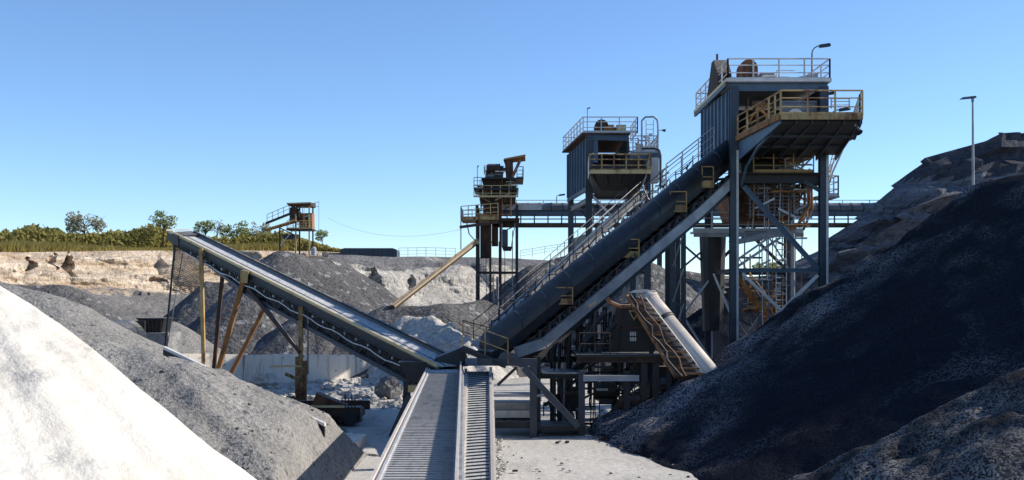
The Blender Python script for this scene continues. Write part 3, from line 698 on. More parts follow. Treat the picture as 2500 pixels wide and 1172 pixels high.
# ---- stacker ----------------------------------------------------------
L0, L1 = P(1050, 885, 47), P(425, 570, 66)
D = (L1-L0); Dh = V((D.x, D.y, 0)).normalized(); C = V((-Dh.y, Dh.x, 0));
if C.y < 0: C = -C
W = 1.32
def S(u, c=0, z=0): return L0.lerp(L1, u)+C*c+Zv*z
t = thing('stacker_conveyor', 'long pale stacker conveyor on rusty legs climbing to the left over the grey cones', 'conveyor', S(.42)-Zv*S(.42).z)
bl = MB().hexa([S(-.02,.1,-.05),S(-.02,W-.1,-.05),S(1,W-.1,-.05),S(1,.1,-.05),S(-.02,.1,.0),S(-.02,W-.1,.0),S(1,W-.1,.0),S(1,.1,.0)]).build('belt', 'belt2', t)
MB().hexa([S(-.02,.40,.003),S(-.02,.48,.003),S(.99,.48,.003),S(.99,.40,.003),S(-.02,.40,.02),S(-.02,.48,.02),S(.99,.48,.02),S(.99,.40,.02)]).build('dark_streak', 'navy', bl)
MB().hexa([S(-.02,W-.1,-.3),S(-.02,W,-.3),S(1,W,-.3),S(1,W-.1,-.3),S(-.02,W-.1,.12),S(-.02,W,.12),S(1,W,.12),S(1,W-.1,.12)]).build('far_skirt', 'mid_grey', t)
bar(t, 'skirt_rail', 'black', S(-.03,W-.02,.17), S(1.0,W-.02,.17), .14, .1)
bar(t, 'edge_rail', 'pale_yellow', S(-.02,.02,.0), S(1,.02,.0), .10, .14)
ibar(t, 'stringer', 'black', S(-.03,-.02,-.28), S(1.0,-.02,-.28), .16, .36)
ibar(t, 'stringer', 'black', S(-.03,W-.02,-.45), S(1.0,W-.02,-.45), .16, .3)
def depth(u): return -.62-.08*(u < .95) if u > .86 else (-1.35 if u < .62 else -1.35+(u-.62)/.24*.65)
us = [-.02,.1,.2,.3,.4,.5,.62,.74,.86,1.0]
mb = MB()
for a, b in zip(us[:-1], us[1:]): mb.beam(S(a,.05,depth(a)), S(b,.05,depth(b)), .16, .18)
mb.build('bottom_chord', 'navy', t)
mb = MB()
for a, b in zip(us[:-1], us[1:]): mb.beam(S(a,W-.1,depth(a)), S(b,W-.1,depth(b)), .14, .16)
mb.build('bottom_chord', 'black', t)
mb = MB()
for i in range(27):
    u = i/27; v = (i+1)/27; mb.beam(S(u,.04,-.44), S(u,.04,depth(u)), .07); mb.beam(S(u,.04,-.44) if i%2 else S(u,.04,depth(u)), S(v,.04,depth(v)) if i%2 else S(v,.04,-.44), .06)
mb.build('lattice', 'black', t)
mb = MB()
for a, b in zip(us[:-1], us[1:]):
    c = [S(a,.22,-.3),S(b,.22,-.3),S(b,.22,depth(b)+.02),S(a,.22,depth(a)+.02)]
    mb.prism(c, C*.6)
mb.build('return_belt', 'black', t)
for i in range(24):
    u = .03+i*.038; MB().tube(S(u,-.09,-.62), S(u,.55,-.62), .075, 7).build('roller', 'grey', t)
mb = MB(); mb.path([S(u, -.12, -.80-.06*math.sin(u*60)) for u in [i/40 for i in range(2, 39)]], .03, 5).build('cable', 'pale', t)
MB().tube(S(1.0,0,-.28), S(1.0,W,-.28), .34, 14).build('head_pulley', 'black', t)
MB().hexa([S(.97,-.1,-.6),S(.97,W+.1,-.6),S(1.03,W+.1,-.55),S(1.03,-.1,-.55),S(.97,-.1,.02),S(.97,W+.1,.2),S(1.03,W+.1,.05),S(1.03,-.1,-.12)]).build('head_hood', 'black', t)
bar(t, 'hood_lip', 'pale', S(1.035,-.1,.0), S(1.035,W+.1,.1), .06, .1)
# legs
footL = P(510, 905, 62.3); footL.z = -.1
mb = MB()
top = S(.838,.05,-.66); bar(t, 'leg', 'yellow', (top.x,top.y-.25,-.1), S(.838,-.25,.02), .2, .2, V((0,1,0)))
bar(t, 'leg', 'orange_rust', footL, S(.632,-.18,-.05), .24, .26, V((0,1,0)))
bar(t, 'leg', 'yellow', S(.632,-.32,-.62), S(.627,-.32,.05), .42, .12, V((0,1,0)))
bar(t, 'leg', 'orange_rust', footL+V((.1,1.5,0)), S(.632,W,-1.3), .2, .2, V((0,1,0)))
bar(t, 'leg', 'dark_rust', footL+V((.05,.3,.2)), S(.775,.3,-.9), .2, .2, V((0,1,0)))
ft = PX(737,55); fz = .62
bar(t, 'leg', 'dark_rust', S(.628,-.1,-.95), (ft,54.6,3.1), .17, .2, V((0,1,0)))
bar(t, 'leg', 'grey', S(.622,.35,-1.2), (ft+.1,54.9,2.9), .08, .1, V((0,1,0)))
bar(t, 'leg', 'yellow', (ft,54.7,fz), (ft,54.7,5.4), .2, .2, V((0,1,0)))
bar(t, 'leg', 'grey', (ft+.32,54.9,2.0), (ft+.32,54.9,5.5), .08, .08)
MB().box(ft-.26,ft-.13,54.6,54.85,fz,2.9).build('leg', 'orange_rust', t); MB().box(ft+.13,ft+.28,54.6,54.85,fz,2.7).build('leg', 'orange_rust', t)
mb = MB()
for i in range(8): z = fz+.15+i*.28; mb.beam((ft-.2,54.58,z),(ft+.2,54.58,z+.14),.05)
mb.build('lacing', 'yellow', t)
bar(t, 'strut', 'pale_yellow', (ft-1.5,54.6,2.42), (ft,54.6,2.45), .08, .1); bar(t, 'strut', 'yellow', (ft-.75,54.6,2.05), (ft,54.5,1.75), .08, .16)
bar(t, 'strut', 'black', P(700,598+140,56.5), P(725,590+130,56), .1)
hp = S(1.0,.0,-.4); bar(t, 'guy_pole', 'black', (hp.x+.1,hp.y,hp.z+.2), (PX(400,66), 66, 2.0), .1, .12, V((0,1,0)))
bar(t, 'guy_pole', 'grey', S(1.0,W*.5,-.5), (PX(403,66.4), 66.4, 2.0), .05)
mb = MB()
for i in range(34): u = i/33; q = S(1.0,-.05,-.35).lerp(S(.85,-.05,-.6), u); mb.tube(q, q-Zv*(2.9-.9*u+.25*math.sin(i)), .016, 4)
for i in range(26): q = .12*i; mb.tube(S(1.0,-.05,-.35)-Zv*q, S(.85,-.05,-.6)-Zv*q*.72, .014, 4)
mb.build('dust_net', 'black', t)
# chassis on the ground
ch = MB(); x0, x1 = PX(676,52), PX(880,51)
bar(t, 'chassis_beam', 'dark_rust', (x0+.3,53.6,.62),(x1+.1,53.6,.62),.3,.42); c1 = bar(t, 'chassis_beam', 'dark_rust', (x0,50.3,.62),(x1,50.3,.62),.3,.42)
MB().box(x0+.9,x1-.1,50.5,53.4,.18,.55).build('pan', 'black', c1)
bar(t, 'deck_beam', 'pale_yellow', (x0-.1,50.1,.9), (x1-.6,50.1,.88), .12, .1)
for k, xx in enumerate((x0+.5, x0+1.5, x0+2.6, x1-.35)):
    MB().tube((xx,50.05,.36),(xx,50.5,.36),.34,14).build('wheel', 'black', t)
MB().prism([(x0+.1,50.9,.83),(x0+1.0,50.9,.83),(x0+.9,50.9,1.25),(x0+.35,50.9,1.15)], (0,.8,0)).build('ballast', 'dark_rust', t)
MB().prism([(x0+1.8,51.2,.83),(x0+3.4,51.2,.83),(x0+2.6,51.2,1.15),(x0+2.0,51.2,1.4)], (0,.8,0)).build('ballast', 'rust', t)
mb = MB()
for i in range(5): mb.box(x1-.75+i*.15,x1-.70+i*.15,50.1,50.16,.85,1.25+.2*(i%2))
mb.build('tie_rod', 'dark_rust', t)
MB().box(x1-.9,x1+.1,50.2,50.9,.15,.84).build('gearbox', 'black', t)

# ---- transfer station under both conveyors -----------------------------
t = thing('transfer_station', 'black transfer hopper where the level belt meets the stacker', 'hopper', (-3.2, 47.6, 0))
MB().hexa([(-4.4,47.1,2.2),(-3.65,47.1,2.2),(-3.65,49.2,2.2),(-4.4,49.2,2.2),(-4.9,47.1,3.1),(-3.6,47.1,3.1),(-3.6,49.2,3.1),(-4.9,49.2,3.1)]).build('hopper', 'black', t)
MB().hexa([(-3.6,47.3,2.9),(-1.9,47.3,2.9),(-1.9,48.6,2.9),(-3.6,48.6,2.9),(-3.3,47.35,3.25),(-2.1,47.35,3.75),(-2.1,48.6,3.75),(-3.3,48.6,3.35)]).build('hood', 'black', t)
MB().box(-4.45,-3.75,46.95,47.08,1.82,2.12).build('sign_plate', 'pale_yellow', t)
for xx in (-4.6, -3.95): bar(t, 'leg', 'black', (xx,47.2,-.1), (xx+.1,47.2,2.3), .3, .34, V((0,1,0)))
MB().prism([(-5.3,46.8,-.1),(-4.5,46.8,-.1),(-4.2,46.8,1.6),(-4.5,46.8,1.7)], (0,.4,0)).build('buttress', 'navy', t)
bar(t, 'beam', 'navy', (PX(1136,46.4),46.4,PZ(884,46.4)), (PX(1312,46.4),46.4,PZ(884,46.4)), .25, .30)
MB().box(PX(1136,46.3),PX(1165,46.3),46.2,46.27,PZ(893,46.3),PZ(874,46.3)).build('end_plate', 'blue_sheet', t)
MB().prism([(PX(1215,46.3),46.3,PZ(876,46.3)),(PX(1268,46.3),46.3,PZ(876,46.3)),(PX(1262,46.3),46.3,PZ(866,46.3)),(PX(1235,46.3),46.3,PZ(858,46.3)),(PX(1222,46.3),46.3,PZ(864,46.3))], (0,.5,0)).build('gearbox', 'navy', t)
MB().rails([P(1130,846,47), P(1240,888,45.8)], 1.05, .022, 1.2, (.5,), False).build('railing', 'yellow', t)
MB().rails([P(1130,838,48.4), P(1245,868,48.6)], 1.0, .02, 1.2, (.5,), False).build('railing', 'dark_rust', t)
MB().stairs(P(1128,850,47.4), P(1235,892,46.4), .8, V((0,1,0)), 9).build('stair', 'black', t)
bar(t, 'leg', 'navy', (PX(1302,46.6),46.6,-.1), (PX(1302,46.6),46.6,PZ(886,46.6)), .3, .3, V((0,1,0)))
bar(t, 'leg', 'pale', (PX(1198,46.6),46.6,-.1), (PX(1198,46.6),46.6,PZ(896,46.6)), .12)
bar(t, 'brace', 'navy', P(1278,898,46.3), P(1412,1042,46.3), .26, .2, V((0,1,0)))
bar(t, 'brace', 'black', P(1215,940,46.6), P(1262,896,46.6), .12, .12, V((0,1,0)))

# ---- conveyor climbing into the largest tower -----------------------------
A, B = P(1190, 852, 47.4), P(1782, 370, 56.2)
AB = B-A; Ah = V((AB.x, AB.y, 0)).normalized(); N = V((-Ah.y, Ah.x, 0))
if N.y > 0: N = -N          # N points to the near side
def K(u, n=0, z=0): return A.lerp(B, u)+N*n+Zv*z
t = thing('tower_conveyor', 'thick black hooded conveyor climbing steeply right into the largest tower', 'conveyor', K(.5)-Zv*K(.5).z)
hood = MB(); n = 14
ring = lambda u: [K(u)+N*(math.cos(a)*.64)+Zv*(math.sin(a)*.64+.08) for a in [math.pi*(-.08+1.16*i/n) for i in range(n+1)]]
r0, r1 = ring(0.0), ring(1.03)
hood.poly(r0+r1, [(i, i+1, n+2+i, n+1+i) for i in range(n)]+[tuple(range(n,-1,-1)), tuple(range(n+1,2*n+2))])
hd = hood.build('hood', 'rubber', t, True)
for i in range(1, 11):
    u = i/11; mb = MB(); q0 = [K(u)+N*(math.cos(a)*.66)+Zv*(math.sin(a)*.66+.08) for a in [math.pi*(-.05+1.1*k/10) for k in range(11)]]; q1 = [p+AB.normalized()*.06 for p in q0]
    mb.poly(q0+q1, [(k,k+1,12+k,11+k) for k in range(10)]); mb.build('hoop', 'black', hd)
MB().hexa([K(-.01,.55,-.6),K(1.02,.55,-.6),K(1.02,-.55,-.6),K(-.01,-.55,-.6),K(-.01,.6,.0),K(1.02,.6,.0),K(1.02,-.6,.0),K(-.01,-.6,.0)]).build('trough', 'black', t)
lo = -1.32
for s in (1, -1):
    q = [K(.06,s*.85,lo*.55), K(.16,s*.85,lo), K(.80,s*.85,lo), K(.99,s*.85,lo+.2)]
    mb = MB()
    for a, b in zip(q[:-1], q[1:]): mb.beam(a, b, .2, .46)
    mb.build('chord', 'grey' if s > 0 else 'black', t)
    mb = MB()
    for i in range(4, 27): mb.beam(K(i/27,s*.8,-.7), K(i/27,s*.8,lo), .09); 
    for i in range(4, 26): mb.beam(K(i/27,s*.8,-.7 if i%2 else lo), K((i+1)/27,s*.8,lo if i%2 else -.7), .07)
    mb.build('lattice', 'black', t)
    MB().hexa([K(.1,s*.62-.03,-.8),K(.98,s*.62-.03,-.8),K(.98,s*.62+.03,-.8),K(.1,s*.62+.03,-.8),K(.1,s*.62-.03,lo*.97),K(.98,s*.62-.03,lo*.97),K(.98,s*.62+.03,lo*.97),K(.1,s*.62+.03,lo*.97)]).build('shield', 'black', t)
MB().hexa([K(.14,.86,lo-.62),K(.98,.86,lo-.42),K(.98,-.86,lo-.42),K(.14,-.86,lo-.62),K(.14,.86,lo-.3),K(.98,.86,lo-.1),K(.98,-.86,lo-.1),K(.14,-.86,lo-.3)]).build('belly_plate', 'black', t)
mb = MB()
for i in range(24): u = .14+i*.035; mb.tube(K(u,.83,-.95), K(u,-.8,-.95), .07, 6)
mb.build('roller', 'dark_rust', t)
for px, py, w_, h_ in ((1378, 722, 46, 46), (1541, 606, 44, 50), (1656, 492, 46, 56), (1728, 432, 32, 58)):
    u = (px-1190)/(1782-1190); d = K(u).y-1.2; s = d/F
    c = P(px, py, d); hw, hh, dp = w_*s*.43, h_*s*.43, .65
    g = MB()
    cor = [V((x*hw, y, z*hh))+c for z in (-1,1) for x, y in ((-1,0),(1,0),(1,dp),(-1,dp))]
    for a, b in ((0,1),(1,2),(2,3),(3,0),(4,5),(5,6),(6,7),(7,4),(0,4),(1,5),(2,6),(3,7)): g.beam(cor[a], cor[b], .055)
    g.beam((cor[0]+cor[4])/2, (cor[1]+cor[5])/2, .05); g.beam((cor[0]+cor[3])/2,(cor[4]+cor[7])/2,.04)
    cg = g.build('idler_cage', 'old_yellow', t)
    MB().box(c.x-hw+.04,c.x+hw-.04,d+.02,d+.06,c.z-hh+.02,c.z-hh*.35).build('kick_plate', 'old_yellow', cg)
    MB().tube(c+V((-hw*.5,.2,.05)), c+V((hw*.6,dp,.05)), .17, 9).build('motor', 'black', cg)
    MB().beam(c+V((0,dp,hh*.9)), c+V((0,dp+.8,hh*.9)), .06).beam(c+V((0,dp,-hh)), c+V((0,dp+.8,-hh)), .08).build('arm', 'black', cg)
# walkway on the far side of the hood
wk = -1.25
MB().hexa([K(.02,wk+.4,-.15),K(.97,wk+.4,-.15),K(.97,wk-.5,-.15),K(.02,wk-.5,-.15),K(.02,wk+.4,-.05),K(.97,wk+.4,-.05),K(.97,wk-.5,-.05),K(.02,wk-.5,-.05)]).build('walkway', 'grey', t)
mb = MB().rails([K(.03,wk-.5,-.15), K(.98,wk-.5,-.15)], 1.05, .018, 1.7, (.5,), False); mb.build('railing', 'dark_rust', t)
MB().rails([K(.76,wk+.35,.25), K(.985,wk+.35,.25)], 1.25, .024, 1.5, (.33,.66), False).build('railing', 'pale', t)
mb = MB()
for i in range(34): u = .05+i*.027; mb.beam(K(u,wk-.1,.02), K(u,wk-.1,.02)+Zv*(.25+.5*((i*7)%5)/5), .05); mb.beam(K(u,wk-.2,.1+.4*((i*3)%4)/4), K(u+.03,wk-.2,.1+.4*((i*5)%4)/4), .045)
mb.build('pipework', 'dark_rust', t)
# conveyor trestles
for px, dd, zt_ in ((1400, 52, None), (1649, 58, None)):
    tt = thing('conveyor_trestle', 'slim dark trestle under the middle of the black tower conveyor' if px == 1400 else 'tall braced steel trestle under the upper end of the black tower conveyor', 'trestle', (PX(px,dd), dd, 0))
    u = (px-1190)/592; zt_ = K(u).z+lo-.62; x = PX(px,dd)
    for xx, yy in ((x-.28,dd-.9),(x+.28,dd-.9),(x-.28,dd+1.0),(x+.28,dd+1.0)):
        ibar(tt, 'leg', 'navy', (xx,yy,-.1), (xx,yy,zt_+(xx-x)*.7), .24, .24, V((0,1,0)))
    mb = MB(); nb = max(2, int(zt_/1.6))
    for i in range(nb):
        z0, z1 = zt_*i/nb+.1, zt_*(i+1)/nb
        bar(tt, 'brace', 'grey', (x-.28,dd-1.0,z0), (x+.28,dd-1.0,z1), .06); bar(tt, 'tie', 'navy', (x-.28,dd-.9,z1-.05), (x+.28,dd-.9,z1-.05), .1)
# ================================================================== TOWERS
def louvre(t, name, mat, x0, x1, y, z0, z1, n):
    mb = MB().box(x0, x1, y+.05, y+.1, z0, z1)
    for i in range(n): z = z0+(z1-z0)*(i+.5)/n; mb.hexa([(x0,y,z-.08),(x1,y,z-.08),(x1,y+.05,z),(x0,y+.05,z),(x0,y+.01,z-.05),(x1,y+.01,z-.05),(x1,y+.05,z+.03),(x0,y+.05,z+.03)])
    return mb.build(name, mat, t)
def motor(t, c, r, L, axis='x', mat='rust', name='motor'):
    c = V(c); a = V((1,0,0)) if axis == 'x' else V((0,1,0)); mb = MB().tube(c-a*L/2, c+a*L/2, r, 14).tube(c+a*L/2, c+a*(L/2+.2), r*.55, 10).tube(c-a*(L/2+.08), c-a*L/2, r*.85, 12)
    for i in range(6): q = c-a*L*.4+a*L*.8*i/5; mb.tube(q-a*.02, q+a*.02, r*1.08, 14)
    mb.box(c.x-.25, c.x+.25, c.y-.25, c.y+.25, c.z-r-.18, c.z-r*.6)
    return mb.build(name, mat, t)
def arch_cover(t, name, mat, x0, x1, y0, y1, z0, h, n=12):
    """round-topped guard: a slot-shaped housing standing on z0"""
    cx, r = (x0+x1)/2, (x1-x0)/2
    prof = [V((x0,y0,z0)), V((x1,y0,z0))]+[V((cx+r*math.cos(a), y0, z0+h-r+r*math.sin(a)*1.0)) for a in [math.pi*i/n for i in range(n+1)]]
    return MB().prism(prof, (0,y1-y0,0)).build(name, mat, t)
def clutter(t, rnd, x0, x1, y0, y1, z0, z1, n, mats, names=('pipe','bracket','conduit')):
    """pipe runs, brackets and conduits inside a frame, each a part"""
    for i in range(n):
        k = names[i%len(names)]; x, y, z = rnd.uniform(x0,x1), rnd.uniform(y0,y1), rnd.uniform(z0,z1); m = rnd.choice(mats)
        if k == 'pipe':
            pts = [V((x,y,z))]
            for _ in range(rnd.randint(2,4)):
                a = rnd.choice((0,0,2,2,1)); q = pts[-1].copy(); q[a] += rnd.uniform(-1,1)*((x1-x0)*.35, (y1-y0)*.3, (z1-z0)*.5)[a]
                q.x = min(x1, max(x0, q.x)); q.y = min(y1, max(y0, q.y)); q.z = min(z1, max(z0, q.z)); pts.append(q)
            MB().path(pts, rnd.uniform(.03,.06), 6).build('pipe', m, t)
        elif k == 'bracket':
            L = rnd.uniform(.5,1.4); MB().beam((x,y,z),(min(x1,x+L),y,z+rnd.choice((0,0,.5,-.5))*L),.07,.1).build('bracket', m, t)
        else:
            MB().tube((x,y,z0),(x+rnd.uniform(-.1,.1),y,z1),.03,5).build('conduit', m, t)

# ---- largest tower ----------------------------------------------------
xl, xr, yf, yb = 11.12, 15.6, 55.0, 62.0
t = thing('screening_tower', 'largest dark steel screening tower with a cantilevered yellow-railed platform, right of centre', 'tower', (13.3, 58.5, 0), 'processing towers')
rc = random.Random(41)
zb, zt = 13.65, 16.4
for x, y, ztop in ((xl,yf,zt),(xr,yf,zt),(xl,yb,zt),(xr,yb,zt)):
    o = ibar(t, 'leg', 'navy', (x,y,-.1), (x,y,ztop), .42, .42, V((0,1,0)), .06)
    MB().box(x+.08,x+.19,y-.235,y-.213,.0,ztop-3.2).build('cover_strip', 'pale', o)  # pale strip paints the bright lit edge of the column
# upper house
MB().ribbed((xl-.36,yb), (xl-.06,yf+.2), zb, zt, 8, .05, .10).build('wall_panel', 'blue_sheet', t)
MB().box(xl-.08,xl+.02,yf-.08,yf+.9,zb-1.0,zb+.01).build('corner_plate', 'blue_sheet', t)
MB().prism([(xl-.1,yf-.1,zb-1.7),(xl-.1,yf+.7,zb-.1),(xl-.1,yb,zb-.12),(xl-.1,yb,zb-.35),(xl-.1,yf+.9,zb-.4)], (.08,0,0)).build('trim_plate', 'grey', t)
MB().ribbed((xr+.02,yf+.2), (xr+.02,yb), zb+.1, zt, 7, .05, .08).build('wall_panel', 'navy', t)
slabbox(t, 'back_panel', 'black', xl+.25, xr-.25, yb-.1, yb, zb-.4, zt)
slabbox(t, 'house_floor', 'black', xl+.1, xr-.1, yf+.1, yb-.12, zb-.3, zb-.05)
ibar(t, 'front_beam', 'blue_sheet', (xl-.2,yf-.05,zt-.02), (xr+.2,yf-.05,zt-.02), .3, .42)
slabbox(t, 'roof_deck', 'pale', xl-.45, xr+.32, yf-.32, yb+2.3, zt+.2, zt+.28)
slabbox(t, 'toe_board', 'pale', xl-.45, xr+.32, yf-.35, yf-.325, zt+.22, zt+.38)
slabbox(t, 'toe_board', 'pale_yellow', xl-.48, xl-.455, yf-.35, yb+2.3, zt+.2, zt+.36)
bar(t, 'roof_edge', 'navy', (xl-.4,yf-.2,zt+.1), (xl-.4,yb+2.3,zt+.1), .12, .18)
zd = zt+.28
rail(t, [(xl-.35,yf-.25,zd),(xr+.25,yf-.25,zd)], 'pale', 1.08, .034, 1.2)
rail(t, [(xl-.35,yb+2.2,zd),(xl-.35,yf-.25,zd)], 'pale', 1.08, .034, 1.6)
rail(t, [(xl-.35,yb+2.2,zd),(xr+.25,yb+2.2,zd)], 'grey', 1.08, .03, 1.6)
rail(t, [(xr+.25,yb+2.2,zd),(xr+.25,yf-.25,zd)], 'pale', 1.08, .034, 1.6)
MB().prism([(xl-.42,60.8,zd-.4),(xl-.42,57.0,zd+.05),(xl-.42,57.3,zd+.9),(xl-.42,58.2,zd+1.75),(xl-.42,58.9,zd+1.75),(xl-.42,59.6,zd+.9)], (.75,0,0)).build('drive_guard', 'dark_rust', t)
o = arch_cover(t, 'drum', 'drum', 11.75, 12.68, 56.6, 57.5, zd, 1.45)
MB().tube((12.2,56.5,zd+.75),(12.2,56.62,zd+.75),.26,14).build('hub', 'dark_rust', o)
motor(t, (13.2,56.8,zd+.5), .28, .7, 'x', 'grey'); motor(t, (14.1,57.2,zd+.45), .22, .6, 'x', 'pale')
mb = MB().path([(12.9,56.4,zd),(12.9,56.4,zd+.55),(13.6,56.4,zd+.55),(13.6,56.4,zd+.2),(14.5,56.4,zd+.2)], .05).path([(13.5,56.0,zd),(13.5,56.0,zd+.75),(14.4,56,zd+.75)], .03)
mb.build('pipe', 'pale', t)
MB().hexa([(14.3,55.6,zd+.1),(15.5,55.6,zd+.3),(15.5,56.3,zd+.3),(14.3,56.3,zd+.1),(14.3,55.6,zd+.3),(15.5,55.6,zd+.55),(15.5,56.3,zd+.55),(14.3,56.3,zd+.3)]).build('chute', 'grey', t)
gooseneck(t, (PX(1983,yf-.2), yf-.15, zd), 1.75, .42)
gooseneck(t, (xr+.6, 58.5, zt-1.0), 1.3, .5)
MB().tube((xl-.3,57.9,zd+1.7),(xl-.3,57.9,zd+2.0),.06,6).build('antenna', 'dark_rust', t)
# machinery inside the open house
MB().hexa([(11.7,55.8,14.0),(13.4,55.8,14.9),(13.4,60.5,14.9),(11.7,60.5,14.0),(11.7,55.8,14.5),(13.4,55.8,15.6),(13.4,60.5,15.6),(11.7,60.5,14.5)]).build('screen_box', 'dark_rust', t)
for i in range(5): bar(t, 'screen_rib', 'rust', (11.8+i*.36,55.72,14.05+i*.19), (11.8+i*.36,55.72,14.55+i*.24), .06)
motor(t, (12.5,55.6,15.6), .2, .6, 'x', 'orange_rust')
louvre(t, 'louvre_panel', 'grey', 13.55, 15.35, 55.2, 14.1, 15.75, 9)
MB().tube((14.2,55.0,14.9),(14.2,55.35,14.9),.42,16).build('fan_housing', 'white_tube', t)
MB().path([(13.2,55.1,16.0),(13.2,55.1,14.2),(14.9,55.1,14.2)], .05).build('pipe', 'pale_yellow', t)
clutter(t, rc, 11.4, 15.2, 55.1, 56.4, 13.8, 15.9, 14, ('orange_rust','dark_rust','black','yellow'))
# cantilevered platform
zp = 13.82
pl = [V((11.75,48.0,zp)), V((15.32,48.0,zp)), V((15.5,48.9,zp)), V((16.9,54.4,zp)), (V((16.9,58.2,zp))), V((15.85,58.2,zp)), V((15.85,54.75,zp)), V((11.25,54.75,zp))]
MB().prism([p-Zv*.14 for p in pl], (0,0,.13)).build('platform_floor', 'dark_rust', t)
bar(t, 'edge_beam', 'yellow', pl[0]+V((0,-.06,-.05)), pl[1]+V((0,-.06,-.05)), .1, .26); bar(t, 'edge_beam', 'orange_rust', pl[7]+V((-.06,0,-.05)), pl[0]+V((-.06,0,-.05)), .1, .26)
bar(t, 'edge_beam', 'rust', pl[2]+V((.06,0,-.05)), pl[3]+V((.06,0,-.05)), .1, .24)
MB().hexa([(11.8,48.3,zp-.30),(15.3,48.3,zp-.30),(16.2,54.9,zp-.85),(11.3,54.9,zp-.85),(11.8,48.3,zp-.15),(15.3,48.3,zp-.15),(16.2,54.9,zp-.15),(11.3,54.9,zp-.15)]).build('hull', 'black', t)
for i in range(6):
    u = i/5; xa = 11.75+u*3.5; xb = 11.3+u*4.85
    MB().prism([(xa,48.15,zp-.15),(xa,48.15,zp-.32),(xb,54.93,zp-1.12),(xb,54.93,zp-.15)], (.07,0,0)).build('bracket', 'navy' if i else 'blue_sheet', t)
for y_ in (50.4, 52.6): bar(t, 'cross_rib', 'navy', (11.6,y_,zp-.3-(y_-48.3)*.085-.06), (15.7,y_,zp-.3-(y_-48.3)*.085-.06), .08, .14)
MB().path([(11.9,49.9,zp-.35),(11.55,51.5,zp-.9),(11.45,53.6,zp-1.6),(11.42,54.6,zp-2.4)], .07, 7).build('drain_pipe', 'blue_sheet', t)
rail(t, [pl[7], pl[0]], 'yellow', 1.08, .036, 1.7, True); rail(t, [pl[0], pl[1]], 'yellow', 1.1, .034, 1.25, True)
rail(t, [pl[1]+V((0,0,0)), pl[2], pl[3], pl[4]], 'pale', 1.1, .03, 1.5, True)
MB().prism([(11.35,54.2,zp+.0),(11.6,50.2,zp+.02),(11.65,50.2,zp+.12),(11.4,54.2,zp+.1)], (.05,0,0)).build('cable_tray', 'yellow', t)
MB().path([(11.4,54.5,zp+.1),(11.7,53.2,zp+.9),(11.8,52.2,zp+1.0),(12.4,52.0,zp+.3)], .06).build('hose', 'orange_rust', t)
rail(t, [(16.0,55.0,zp+1.5),(16.9,55.0,zp+1.5)], 'pale', .5, .03, .9, False)
MB().path([(15.9,52,zp+.1),(16.1,53.2,zp+.5),(16.4,53.6,zp+.9)], .05).build('pipe', 'grey', t)
gooseneck(t, (16.4,56.5,zp), 1.7, .5)
o = MB().tube((15.15,48.4,zp-.15),(15.15,48.4,zp-.45),.04,6).build('lamp_bracket', 'grey', t)
MB().tube((15.15,48.4,zp-.45),(15.25,48.2,zp-.72),.09,10,.17).build('lamp_head', 'glass', o)
# right side ladder tower
x0 = 16.15
MB().ladder((x0+.15,57.5,11.2),(x0+.75,57.5,zp-.4),.55,V((0,1,0)),.3,.035).build('ladder', 'pale', t)
MB().path([(x0+.3,57.1,11.6),(x0+.55,57.1,12.4),(x0+1.05,57.1,13.5)], .05).build('ladder_guard', 'pale', t); MB().path([(x0+.3,57.9,11.6),(x0+.55,57.9,12.4),(x0+1.05,57.9,13.5)], .05).build('ladder_guard', 'pale', t)
slabbox(t, 'landing', 'grey', x0-.45, x0+.75, 56.6, 58.4, 11.0, 11.08); rail(t, [(x0-.3,56.7,11.08),(x0+.7,56.7,11.08),(x0+.7,58.3,11.08)], 'pale', 1.05, .03, 1)
# middle deck
zm = 12.02
for y_ in (yf, yb): ibar(t, 'deck_beam', 'black', (xl,y_,zm-.22), (xr,y_,zm-.22), .2, .45)
for x_ in (xl, xr): ibar(t, 'deck_beam', 'black', (x_,yf,zm-.24), (x_,yb,zm-.24), .2, .4)
slabbox(t, 'deck', 'dark_rust', xl+.22, xr-.22, yf-.5, yb-.25, zm-.02, zm+.04)
rail(t, [(xl+.9,yf-.4,zm+.04),(xr-.6,yf-.4,zm+.04)], 'old_yellow', 1.05, .026, .9)
rail(t, [(xl+.4,yb-.4,zm+.04),(xr-.4,yb-.4,zm+.04)], 'pale', 1.05, .026, .9)
MB().hexa([(11.5,55.6,12.9),(15.2,55.6,12.9),(15.2,61,12.9),(11.5,61,12.9),(11.3,55.2,zb-.31),(15.4,55.2,zb-.31),(15.4,61.5,zb-.31),(11.3,61.5,zb-.31)]).build('under_hopper', 'black', t)
slabbox(t, 'machine_block', 'black', 11.9, 14.2, 57, 60.5, zm+.05, zm+.85)
clutter(t, rc, 13.5, 15.4, 55.4, 58, 12.1, 12.95, 14, ('pale','grey','pale','orange_rust'))
for i in range(4): motor(t, (13.9+.35*i, 56+.4*i, 12.35), .16, .4, 'x', 'pale' if i%2 else 'grey')
bar(t, 'knee_brace', 'navy', (xr,yf,zm-.9), (xr-1.0,yf,zm-.35), .16, .2)
bar(t, 'knee_brace', 'pale', (xr-.2,yf+.2,13.2), (14.4,yf+.2,12.2), .09)
